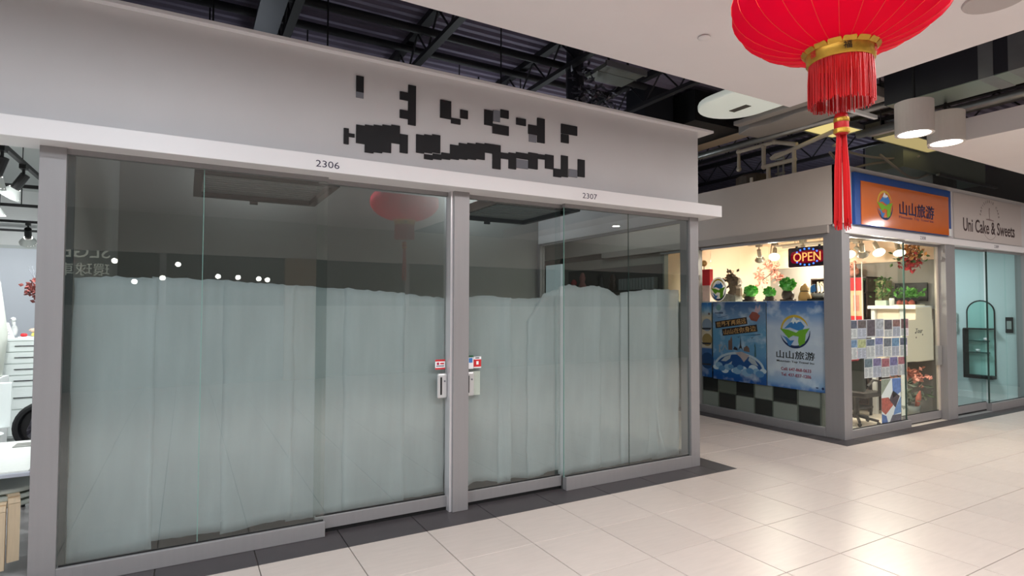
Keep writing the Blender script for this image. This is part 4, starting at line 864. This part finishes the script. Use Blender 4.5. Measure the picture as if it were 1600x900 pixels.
t = thing('flower_tray', (9.6, .6, 1.775), 'green plant and red figures on a tray at the right end of the counter', 'plant')
m = MB()
for k in range(90): m.leaf((9.55+random.gauss(0, .07), .6+random.gauss(0, .09), 1.93+random.uniform(-.04, .08)), [random.uniform(-1, 1), random.uniform(-1, 1), random.uniform(0, 1)], .09, .05)
m.build('leaves', mat('bright_leaf', (78, 140, 52), .5), t); m = MB()
for y in (.52, .62, .70): m.ball((9.5, y, 1.82), .045, 10, 1, 1, 1, .006)
m.build('figures', mat('red_brown_clay', (150, 70, 56), .6), t, smooth=True); B(9.44, 9.72, .44, .8, 1.775, 1.79).build('tray', mat('cream_tray', (236, 230, 200), .5), t)
tag(MB().lathe([(.001, 0), (.035, .003), (.04, .1), (.03, .12)], (9.45, .79, 1.7755), 14).build('glass_jar', mat('jar_glass', (220, 224, 216), .15), smooth=True), 'clear jar between the little tree and the green plant', 'jar')
t = thing('dark_monitor', (9.95, .75, 1.78), 'dark screen standing behind the green plant', 'monitor'); B(9.93, 9.965, .5, .98, 1.85, 2.15).build('screen', blackp_m, t); B(9.90, 9.98, .68, .78, 1.776, 1.86).build('foot', blackp_m, t)
t = thing('hanging_flowers', (9.7, .55, 2.3), 'hanging bunch of red and autumn artificial flowers inside the door', 'flowers')
for m_, n_, zc_, sd in ((redpet_m, 90, 2.44, .075), (autumn_m, 110, 2.62, .085), (leafg_m, 50, 2.55, .12)):
    m = MB()
    for k in range(n_): m.leaf((9.6+random.gauss(0, .05), .57+random.gauss(0, sd), zc_+random.gauss(0, .06)), [random.uniform(-1, 1) for _ in range(3)], .08, .05)
    m.build('petals', m_, t)
MB().cyl((9.6, .57, 2.6), (9.6, .57, 3.0), .004, n=6).build('wire', darkst_m, t)

# flyers on the front glass
fl_cols = [(a_*.6+70, b_*.6+66, c_*.6+72) for a_, b_, c_ in [(52, 60, 84), (70, 52, 46), (60, 44, 52), (196, 198, 206), (70, 62, 70), (150, 84, 70), (110, 60, 56), (90, 140, 190), (200, 206, 120), (70, 90, 120), (110, 120, 190), (90, 100, 110), (90, 150, 200), (70, 80, 110), (80, 110, 120), (110, 90, 150), (180, 70, 80), (100, 90, 160), (190, 80, 90), (130, 90, 140)]]
ordn = ['first', 'second', 'third', 'fourth', 'fifth', 'sixth', 'seventh']; idx = 0
rows = [(7.335, 8.88, 1.315, 1.575, 7, 'top row'), (7.33, 8.84, 1.035, 1.31, 7, 'middle row'), (7.70, 8.78, .755, 1.03, 5, 'bottom row')]
for ri, (xa, xb, za, zb, n_, rn) in enumerate(rows):
    wv = (xb-xa)/n_
    for k in range(n_):
        x0 = xa+k*wv+.004; x1 = xa+(k+1)*wv-.003; dz = random.uniform(-.008, .008); c = fl_cols[idx % len(fl_cols)]; y0 = .2745+.0008*(k % 2)
        base = mat('flyer_paper_%s' % ('lilac' if k % 2 else 'white'), (206, 204, 222) if k % 2 else (226, 222, 226), .7)
        o = B(x0, x1, y0, y0+.001, za+dz+.004, zb+dz).build('flyer', base); tag(o, '%s flyer from the left in the %s taped to the front glass' % (ordn[k], rn), 'flyer', 'travel flyers on the front glass')
        hgt = zb-za; ph = random.choice((.35, .45, .55, .9 if ri == 0 and k in (1, 2) else .4))
        B(x0+.008, x1-.008, y0-.0006, y0, zb+dz-hgt*ph, zb+dz-.008).build('picture', mat('flyer_print_%d' % (idx % 20), c, .6, 0, .5, 22), o)
        m = MB(); z = zb+dz-hgt*ph-.02
        while z > za+dz+.025:
            for q in range(2): m.box(x0+.012+q*(wv*.46), x0+.012+q*(wv*.46)+wv*random.uniform(.25, .4), y0-.0005, y0, z-.006, z)
            z -= .017
        if m.v: m.build('text_lines', greyi_m, o)
        idx += 1
t = B(8.12, 8.63, .2745, .2755, .10, .725).build('flyer', whitei_m); tag(t, 'tall glossy poster with diagonal photo strips below the flyers', 'poster')
F = Fr((8.12, .2745, .10), (1, 0, 0), (0, 0, 1))
for pts, m_ in (([(0, .40), (.25, .62), (.0, .62)], mat('field_photo', (150, 156, 140), .6, 0, .3, 20)), ([(.28, .62), (.51, .62), (.51, .42), (.3, .34)], mat('sky_photo', (96, 130, 200), .6, 0, .3, 20)), ([(.2, .32), (.3, .45), (.48, .36), (.36, .2)], mat('dark_photo', (70, 50, 66), .6)),
                ([(0, .18), (0, .36), (.18, .36), (.3, .24), (.1, .12)], mat('red_photo', (196, 90, 76), .6, 0, .4, 20)), ([(.34, .18), (.51, .36), (.51, .12), (.3, .1)], mat('lake_photo', (110, 150, 210), .6, 0, .2, 20)), ([(.2, .0), (.51, .0), (.51, .1), (.28, .1)], mat('town_photo', (80, 76, 100), .6, 0, .4, 20)), ([(0, 0), (.16, 0), (.12, .1), (0, .14)], mat('coast_photo', (70, 110, 180), .6, 0, .3, 20))):
    MB().poly(F, pts, .0005, .0009).build('photo', m_, t)
t = B(8.80, 9.70, .322, .325, .93, 1.56).build('paper_sheet', mat('cream_sheet', (236, 228, 208), .8, transl=.2)); tag(t, 'blank cream sheet with small script lettering on the travel shop door', 'paper')
text('Tour', Fr((0, .322, 0), (1, 0, 0), (0, 0, 1)), 9.28, 1.39, .07, .2, .0005, ink_m, t, shear=.3)
m = MB()
for u, v in ((9.17, 1.36), (9.19, 1.29), (9.38, 1.33)): m.poly(Fr((0, .322, 0), (1, 0, 0), (0, 0, 1)), disc(u, v, .013, 10), .0005, .001)
m.build('dot', ink_m, t)
B(9.2, 9.68, .3255, .327, 1.56, 1.75).build('upper_sheet', MATS['cream_sheet'], t)

# office chair, red cloth, plants near the door
t = thing('office_chair', (8.35, .75, 0), 'dark office chair seen under the flyers', 'chair')
B(8.12, 8.58, .50, .98, .42, .50).build('seat', blackp_m, t, bevel=.03); bb = B(8.06, 8.13, .48, 1.0, .52, 1.08).build('backrest', mat('grey_green_fabric', (60, 66, 62), .8), t, bevel=.03)
MB().cyl((8.35, .75, .1), (8.35, .75, .42), .03, n=10).build('post', blackp_m, t)
for k in range(5):
    a = 2*PI*k/5; lg = MB().tube([(8.35, .75, .12), (8.35+.28*math.cos(a), .75+.28*math.sin(a), .07)], .02, 8).build('leg', blackp_m, t); MB().ball((8.35+.28*math.cos(a), .75+.28*math.sin(a), .03), .03, 8).build('caster', blackp_m, lg)
for y in (.48, .98): MB().tube([(8.15, y, .6), (8.3, y, .68), (8.45, y, .66), (8.45, y, .48)], .018, 7).build('armrest', blackp_m, t)
t = thing('red_coat', (8.10, .75, .95), 'red and pink cloth draped over the dark chair back', 'cloth'); MB().ball((8.09, .74, 1.06), .13, 14, .55, 1.7, .5, .012).build('cloth', redi_m, t, smooth=True); MB().ball((8.05, .66, 1.0), .08, 12, .4, 1.7, .5, .01).build('lining', mat('pink_cloth', (230, 110, 120), .8), t, smooth=True)
t = thing('desk', (9.0, 1.35, 0), 'dark shelf desk with papers behind the office chair', 'desk')
for z in (.12, .38, .70): B(8.75, 9.25, 1.0, 1.9, z, z+.03).build('shelf', blackp_m, t)
for x in (8.76, 9.21):
    for y in (1.01, 1.86): B(x, x+.03, y, y+.03, 0, .73).build('leg', blackp_m, t)
for k, z in enumerate((.731, .756)): tag(B(8.8, 9.05, 1.1, 1.4, z, z+.022).build('paper_stack', mat('yellow_paper', (232, 210, 110), .7) if k else sheet_m), '%s paper stack on the dark shelf desk' % ('yellow' if k else 'white lower'), 'paper')
t = thing('flower_pot_group', (9.55, .62, 0), 'pink artificial flowers with dark leaves in a low pot behind the door', 'flowers')
MB().lathe([(.001, 0), (.13, .01), (.16, .2), (.001, .19)], (9.55, .62, 0), 18).build('pot', mat('grey_pot', (120, 124, 118), .5), t, smooth=True)
m = MB()
for k in range(160): m.leaf((9.55+random.gauss(0, .07), .64+random.gauss(0, .12), .66+random.gauss(0, .06)), [random.uniform(-1, 1) for _ in range(3)], .08, .06)
m.build('petals', pink_m, t, kind='stuff'); m = MB()
for k in range(80): m.leaf((9.52+random.gauss(0, .06), .62+random.gauss(0, .12), .35+random.gauss(0, .1)), [random.uniform(-1, 1), random.uniform(-1, 1), random.uniform(-.4, 1)], .16, .07)
m.build('leaves', mat('grey_leaf', (110, 122, 104), .6, 0, .2, 12), t); MB().tube([(9.55, .5, .2), (9.5, .45, .35), (9.48, .42, .45)], [.03, .04, .01], 8).build('red_leaf', mat('salmon_leaf', (200, 110, 90), .6), t, smooth=True)

# ------------------------------------------------------------------ cake shop interior
t = thing('arched_mirror', (12.83, .92, .42), 'tall arched black-framed display mirror with small shelves on the cake shop wall', 'mirror')
FM = Fr((12.838, 0, 0), (0, -1, 0), (0, 0, 1)); pts = [(-1.14, .42), (-.70, .42), (-.70, 1.66)]+[(-.92+.22*math.cos(PI*a/14), 1.66+.22*math.sin(PI*a/14)) for a in range(1, 14)]+[(-1.14, 1.66)]
MB().poly(FM, pts, .0, .006).build('glass', mat('mirror_pane', (176, 222, 214), .12, .1), t)
MB().tube([(12.83, -u, v) for u, v in pts[1:]+[pts[0], (-1.14, .42), (-.70, .42)]], .012, 6).build('frame', black_m, t)
B(12.68, 12.835, .69, 1.15, 1.33, 1.355).build('shelf', black_m, t); B(12.66, 12.835, 1.12, 1.15, .42, 1.34).build('side', black_m, t); B(12.66, 12.835, .69, 1.15, .40, .46).build('base', black_m, t)
for z in (.88, 1.10): B(12.72, 12.835, .78, 1.08, z, z+.02).build('shelf', mat('dark_glass_shelf', (50, 80, 76), .2), t)
for y, z in ((.82, 1.12), (.95, .90)): tag(MB().lathe([(.001, 0), (.03, .002), (.035, .05), (.001, .055)], (12.77, y, z+.001), 12).build('small_dish', white_m, smooth=True), 'small pale dish on the %s glass shelf of the arched mirror' % ('upper' if z > 1 else 'lower'), 'dish')
t = thing('wall_switch', (12.83, 1.36, 1.27), 'pale switch boxes on the cake shop wall left of the mirror', 'switch')
for z in (1.27, 1.47): B(12.79, 12.84, 1.29, 1.43, z, z+.17).build('box', mat('grey_switch', (176, 180, 176), .5), t, bevel=.008); B(12.785, 12.79, 1.33, 1.39, z+.05, z+.12).build('rocker', white_m, t)
t = thing('card_terminal', (12.83, .475, 1.28), 'black wall panel with a pale screen near the right cake shop post', 'panel')
B(12.815, 12.84, .42, .53, 1.28, 1.57).build('body', blackp_m, t); B(12.812, 12.816, .44, .51, 1.35, 1.50).build('screen', mat('pale_screen', (170, 176, 172), .3), t)
t = thing('queue_stand', (12.5, 1.45, 0), 'tall dark stand with shelves just inside the cake shop door', 'stand')
for y in (1.40, 1.52): MB().cyl((12.5, y, .02), (12.5, y, 1.32), .016, n=8).build('pole', black_m, t)
B(12.40, 12.6, 1.34, 1.6, 0, .03).build('base', black_m, t); B(12.44, 12.56, 1.36, 1.56, .3, .42).build('tray', black_m, t); B(12.46, 12.54, 1.36, 1.58, 1.32, 1.36).build('top', black_m, t)
t = thing('ceiling_light', (11.5, 1.8, 2.97), 'square white light panel in the cake shop ceiling', 'ceiling light'); B(11.2, 11.8, 1.5, 2.1, 2.97, 2.995).build('diffuser', cool_e, t); area_light(t, (11.5, 1.8, 2.965), .6, CAKE_W, (.9, .98, 1), shape='SQUARE')
# farther unit beyond the travel shop, seen through the papered shop
struct('wall_left', B(7.20, 7.24, 3.55, 8.4, 0, 2.75), mat('far_unit_wall', (150, 146, 138), .6)); struct('wall_left', B(TX, TX+.08, 5.2, 8.4, 2.86, 3.66), MATS['taupe_fascia'])
tag(B(7.16, 7.2, 6.84, 7.5, 2.0, 2.74).build('wall_poster', mat('bright_poster', (226, 240, 244), .5, emit=.25)), 'bright bluish white poster seen through the papered shop at its back corner', 'poster')
t = thing('display_ledge', (7.12, 4.8, 2.06), 'dark ledge with figures seen through the right glass over the paper', 'ledge'); B(7.08, 7.2, 3.6, 6.6, 2.04, 2.075).build('shelf', blackp_m, t); B(7.195, 7.2, 3.6, 6.6, 2.075, 2.55).build('backing', mat('dark_backing', (70, 66, 64), .6), t)
for k, (y, h, m_, l) in enumerate(((6.3, .28, redpet_m, 'dull red box-shaped ornament on the dark ledge, leftmost'), (5.98, .42, mat('rosy_clay', (170, 110, 104), .6), 'rosy standing figure on the dark ledge'), (5.35, .36, blackp_m, 'black round vase on the dark ledge'), (4.95, .34, darkst_m, 'brown carved ornament on the dark ledge'))):
    tag(MB().lathe([(.001, 0), (.11, .01), (.12, h*.3), (.07, h*.5), (.1, h*.7), (.05, h*.97), (.001, h)], (7.13, y, 2.076), 14, .5, 1).build('ornament', m_, smooth=True), l, 'ornament')
for k in range(12):
    y = 4.72-k*.085; tag(B(7.09, 7.19, y-.07, y, 2.076, 2.30).build('case', mat('grey_case', (150, 154, 152), .4, .3)), '%s slim grey case in the row on the dark ledge, counted from the left' % ['first', 'second', 'third', 'fourth', 'fifth', 'sixth', 'seventh', 'eighth', 'ninth', 'tenth', 'eleventh', 'twelfth'][k], 'case', 'slim cases on the dark ledge')

# ------------------------------------------------------------------ white shop at the left
struct('wall_back', B(-7, -1.21, 8.4, 8.5, 0, 3.7), white_m); struct('wall_left', B(-7.1, -7, .33, 8.5, 0, 3.7), white_m); struct('wall_right', B(-1.26, -1.21, .42, 8.4, 0, 3.7), white_m); struct('ceiling', B(-7, -1.21, .4, 8.4, 3.7, 3.75), mat('grey_white_ceiling', (214, 218, 216), .7))
struct('trim_22', B(-7, -1.26, 8.36, 8.4, 2.70, 2.76), mat('pale_trim', (200, 206, 206), .6)); struct('wall_back', B(-3.35, -2.68, 8.30, 8.36, 0, 2.70), mat('pale_blue_wall', (216, 222, 232), .5))
track((-1.76, .9, 3.01), (-1.76, 5, 3.01), 'black light track running into the white shop at the left edge', black_m)
for y, l in ((3.37, 'nearest black crosswise light track in the white shop'), (4.85, 'second black crosswise light track in the white shop'), (6.6, 'third black crosswise light track in the white shop'), (7.9, 'farthest black crosswise light track in the white shop')):
    track((-6, y, 2.95), (-1.3, y, 2.95), l, black_m)
sh = mat('white_lamp_shade', (226, 230, 226), .4); G = 'spotlights in the white shop'
for loc, d, l, ww, s in (((-1.76, 1.75, 3.01), (-.3, .25, -.8), 'large white-shaded spotlight at the far left edge', 1, 1.15), ((-1.76, 2.45, 3.01), (-.5, .2, -.8), 'white-shaded spotlight tilted left beside the post', 1, 1.1),
                         ((-2.15, 3.37, 2.95), (0, 0, -1), 'glowing spotlight on the nearest crosswise track', 1, 1), ((-1.98, 4.85, 2.95), (0, 0, -1), 'spotlight hanging straight on the second crosswise track', 1, 1.2), ((-2.5, 6.6, 2.95), (-.1, .7, -.6), 'small spotlight on the third crosswise track', .25, 1.3), ((-3.3, 6.6, 2.95), (0, .7, -.6), 'second spotlight of the third crosswise track, added to brighten the back wall', .25, 1.3), ((-3.5, 3.37, 2.95), (0, 0, -1), 'unseen-side spotlight of the nearest crosswise track', 1, 1)):  # the second spot on the third track is added to brighten the back wall
    spotlight(loc, d, l, G, black_m, sh, lamp_e, WHITE_W*ww, (.95, 1, 1), s)
t = thing('drawer_chest', (-2.9, 5.25, 0), 'tall white chest of drawers with thin dark handles in the white shop', 'chest')
cw = mat('white_lacquer', (228, 234, 232), .35); B(-3.8, -2.02, 5.02, 5.5, .1, 1.30).build('body', cw, t); B(-3.84, -1.98, 4.99, 5.52, 1.30, 1.325).build('top', cw, t); B(-3.7, -2.1, 5.06, 5.46, .001, .1).build('plinth', mat('plinth_grey', (190, 196, 194), .5), t)
zz = [1.30, 1.16, 1.015, .87, .73, .45, .12]
for a, b in zip(zz, zz[1:]):
    d = B(-3.78, -2.03, 5.0, 5.02, b+.008, a-.006).build('drawer', cw, t); B(-2.29, -2.05, 4.985, 5.0, (a+b)/2+.0, (a+b)/2+.009).build('handle', black_m, d); B(-3.5, -3.2, 4.985, 5.0, (a+b)/2, (a+b)/2+.014).build('handle', black_m, d)
t = thing('price_stand', (-2.3, 5.15, 1.325), 'slanted white price card with printed rows on the white chest', 'card')
F = Fr((-2.44, 5.14, 1.33), (.9, .1, -.05), (-.05, .3, .95)); MB().poly(F, [(0, 0), (.13, .0), (.06, .2), (-.04, .2)], 0, .012).build('card', whitei_m, t)
m = MB()
for k in range(4): m.poly(F, [(.02-.01*k, .04+.035*k), (.08-.012*k, .04+.035*k), (.08-.012*k, .05+.035*k), (.02-.01*k, .05+.035*k)], .012, .013)
m.build('printed_row', greyi_m, t)
t = thing('snack_tray', (-2.15, 5.2, 1.325), 'yellow and red snack packets on a tray at the chest end', 'snacks')
B(-2.28, -2.02, 5.08, 5.35, 1.326, 1.345).build('tray', white_m, t); MB().ball((-2.10, 5.18, 1.37), .06, 10, 1.3, 1, .5, .008).build('packet', mat('yellow_packet', (236, 226, 120), .5), t); MB().ball((-2.23, 5.12, 1.365), .03, 10, 1.3, 1, .7, .004).build('packet', redi_m, t); MB().ball((-2.1, 5.22, 1.42), .07, 10, 1.4, 1, .5, .006).build('packet', mat('pink_beige_packet', (226, 196, 176), .6), t)
t = thing('bird_figurine', (-2.36, 5.3, 1.325), 'small white bird figurine standing behind the price card', 'figurine')
m = MB(); m.ball((-2.36, 5.3, 1.42), .045, 10, .8, 1, 1.6); m.ball((-2.37, 5.28, 1.56), .03, 10); m.tube([(-2.36, 5.3, 1.45), (-2.37, 5.29, 1.55)], .02, 7); m.build('body', white_m, t, smooth=True); MB().cyl((-2.38, 5.26, 1.56), (-2.40, 5.22, 1.555), .008, .001, n=6).build('beak', greyi_m, t)
t = thing('flower_vase', (-2.10, 5.2, 1.325), 'dark red dried flowers in a slim dark vase beside the post', 'flowers')
MB().lathe([(.001, 0), (.035, .002), (.03, .15), (.05, .5), (.045, .52)], (-2.08, 5.2, 1.325), 14).build('vase', mat('dark_vase', (60, 62, 62), .3), t, smooth=True); m = MB()
for k in range(110): m.leaf((-2.14+random.gauss(0, .05), 5.2+random.gauss(0, .05), 1.96+random.gauss(0, .06)), [random.uniform(-1, 1) for _ in range(3)], .07, .05)
m.build('petals', mat('maroon_petals', (120, 60, 56), .7, 0, .35, 18), t); m = MB()
for k in range(14): m.tube([(-2.1, 5.2, 1.95), (-2.12+random.gauss(0, .06), 5.2+random.gauss(0, .05), 2.2+random.uniform(-.05, .05))], .003, 4)
m.build('twigs', greyi_m, t)
tag(MB().lathe([(.001, 0), (.2, .01), (.24, .5), (.16, 1.1), (.1, 1.35), (.06, 1.4)], (-2.52, 4.6, .9), 28).build('white_form', mat('ivory_form', (216, 220, 210), .5), smooth=True), 'tall curved ivory display form at the left picture edge', 'display form')
tag(B(-2.75, -2.3, 4.4, 4.8, 0, .9).build('plinth', white_m), 'white plinth under the curved ivory form', 'plinth')
# table and stools
t = thing('white_table', (-1.9, 1.0, 0), 'white table with a cloth top beside the left post of the papered shop', 'table')
B(-2.6, -1.30, .48, 1.55, .655, .68).build('top', mat('grey_table_edge', (176, 180, 190), .5), t, bevel=.004); B(-2.58, -1.31, .50, 1.54, .68, .69).build('cloth', mat('felt_cloth', (232, 234, 228), .9, 0, .02, 40), t)
for x in (-2.5, -1.40):
    for y in (1.30, 1.46): B(x, x+.04, y, y+.04, 0, .655).build('leg', white_m, t)
tag(B(-1.55, -1.38, 1.28, 1.42, .691, .697).build('phone', mat('grey_tablet', (130, 130, 122), .3), bevel=.003), 'flat grey tablet lying on the white table', 'tablet')
def stool(z, rz, label):
    t = thing('stool', (-1.47, .80, z), label, 'stool', 'stacked birch stools under the table')
    top = MB().lathe([(.001, .43), (.175, .43), (.18, .437), (.18, .452), (.172, .458), (.001, .458)], (-1.47, .80, z), 36).build('seat', mat('sage_seat', (196, 202, 192), .5), t)
    for k in range(3):
        a = rz+2*PI*k/3; m = MB(); m.M = Matrix.Translation((-1.47, .80, z)) @ Matrix.Rotation(a, 4, 'Z')
        pts = [(.10, .418), (.165, .418), (.19, .405), (.198, .37), (.198, 0)]; wd = .03; th = .012
        for (r0, z0), (r1, z1) in zip(pts, pts[1:]):
            dx, dz = r1-r0, z1-z0; L_ = math.hypot(dx, dz); nx, nz = dz/L_*-th, dx/L_*th
            m.add([(r0-nx, -wd, z0-nz), (r1-nx, -wd, z1-nz), (r1+nx, -wd, z1+nz), (r0+nx, -wd, z0+nz), (r0-nx, wd, z0-nz), (r1-nx, wd, z1-nz), (r1+nx, wd, z1+nz), (r0+nx, wd, z0+nz)], [(0, 1, 2, 3), (7, 6, 5, 4), (0, 4, 5, 1), (1, 5, 6, 2), (2, 6, 7, 3), (3, 7, 4, 0)])
        m.build('leg', wood_m, t)
stool(.0, -1.9, 'lowest birch stool of the stack under the white table'); stool(.045, -1.55, 'middle birch stool of the stack under the white table'); stool(.09, -1.2, 'topmost stool of the stack, with a pale sage seat')
t = thing('black_chair', (-1.52, 2.2, 0), 'black round-backed chair with a clear bag, behind the white table', 'chair')
m = MB(); n = 10
vsh = [(-1.50+.19*math.sin(q), 2.1+.03*k, .70+.19*math.cos(q)) for k in (0, 1) for q in [2*PI*i/28 for i in range(28)]]
m.add(vsh, [tuple(range(28)), tuple(range(28, 56))]+[(i, (i+1) % 28, 28+(i+1) % 28, 28+i) for i in range(28)]); m.tube([(-1.50+.19*math.sin(q), 2.09, .70+.19*math.cos(q)) for q in [2*PI*i/28 for i in range(29)]], .03, 8)
m.build('backrest', blackp_m, t)
MB().lathe([(.001, .43), (.2, .43), (.21, .46), (.001, .47)], (-1.52, 2.32, 0), 24).build('seat', blackp_m, t)
for k in range(4): MB().cyl((-1.52+.17*math.cos(k*PI/2+.7), 2.32+.17*math.sin(k*PI/2+.7), 0), (-1.52+.15*math.cos(k*PI/2+.7), 2.32+.15*math.sin(k*PI/2+.7), .44), .015, n=8).build('leg', blackp_m, t)
m = MB(); m.ball((-1.47, 1.96, .70), .12, 14, 1, 1, 1.2, .025)
tag(m.build('plastic_bag', mat('shiny_dark_bag', (70, 68, 76), .15, .3, .6, 25, None, .6)), 'crumpled shiny bag hung on the black chair', 'bag')
t = thing('white_chair', (-2.1, 3.3, 0), 'white shell chair with thin dark legs, far left behind the table', 'chair')
MB().lathe([(.001, .42), (.2, .43), (.22, .47), (.001, .46)], (-2.22, 3.2, 0), 20).build('seat', cw, t); B(-2.44, -1.98, 3.36, 3.39, .5, .96).build('backrest', cw, t, bevel=.01)
for dx, dy in ((-.18, -.15), (.2, -.15), (-.18, .18), (.2, .18)): MB().cyl((-2.22+dx, 3.2+dy, 0), (-2.22+dx*.6, 3.2+dy*.6, .43), .013, n=8).build('leg', blackp_m, t)

# ------------------------------------------------------------------ opposite side of the concourse (seen mirrored in the glass)
struct('wall_front', B(-8, 16, -9.6, -9.5, 2.87, 3.72), mat('opposite_fascia', (190, 186, 182), .6)); struct('wall_front', B(-8, 16, -9.75, -9.65, 0, 2.87), mat('opposite_dark_front', (62, 62, 56), .4)); struct('trim_27', B(-8, 16, -9.66, -9.56, 0, 1.75), mat('reflection_panels', (140, 140, 136), .5))  # pale lower panels added to soften the step reflected in the shop glass
struct('trim_23', B(1.55, 2.25, -9.65, -9.45, 0, 2.87), mat('brown_column', (150, 124, 96), .6))
for x, nm in ((-3.6, 'trim_24'), (-.9, 'trim_25'), (4.6, 'trim_26')): struct(nm, B(x-.06, x+.06, -9.65, -9.52, 0, 2.87), alu)
FQ = Fr((0, -9.64, 0), (-1, 0, 0), (0, 0, 1)); we = emis('white_letter_glow', (215, 215, 200), 1.3)
t = thing('window_sign', (-2.2, -9.64, 2.3), 'white window lettering of the shop across, seen mirrored at left', 'sign')
text('環球車', FQ, 2.28, 2.48, .26, .86, .001, we, t, 'lettering', .004); text('SLGE', FQ, 2.25, 2.85, .26, .8, .001, we, t, 'lettering', .004)
G = 'spotlights in the shop across'
ow = ['leftmost', 'second', 'third', 'fourth', 'fifth', 'sixth', 'seventh', 'eighth']
for k, (x, z, d) in enumerate(((-1.75, 2.62, (0, 1, -.4)), (-1.4, 2.2, (0, 1, -.4)), (-.9, 2.3, (0, 1, -.5)), (-.62, 2.6, (0, 1, -.5)), (.15, 2.35, (0, 1, -.4)), (.55, 2.34, (0, 1, -.4)), (.98, 2.32, (0, 1, -.4)), (1.15, 2.30, (.1, 1, -.4)))):
    spotlight((x, -9.55, z+.2), d, '%s of the small lamps seen mirrored in the left glass' % ow[k], G, black_m, sh, lamp_e, 0, s=.7)
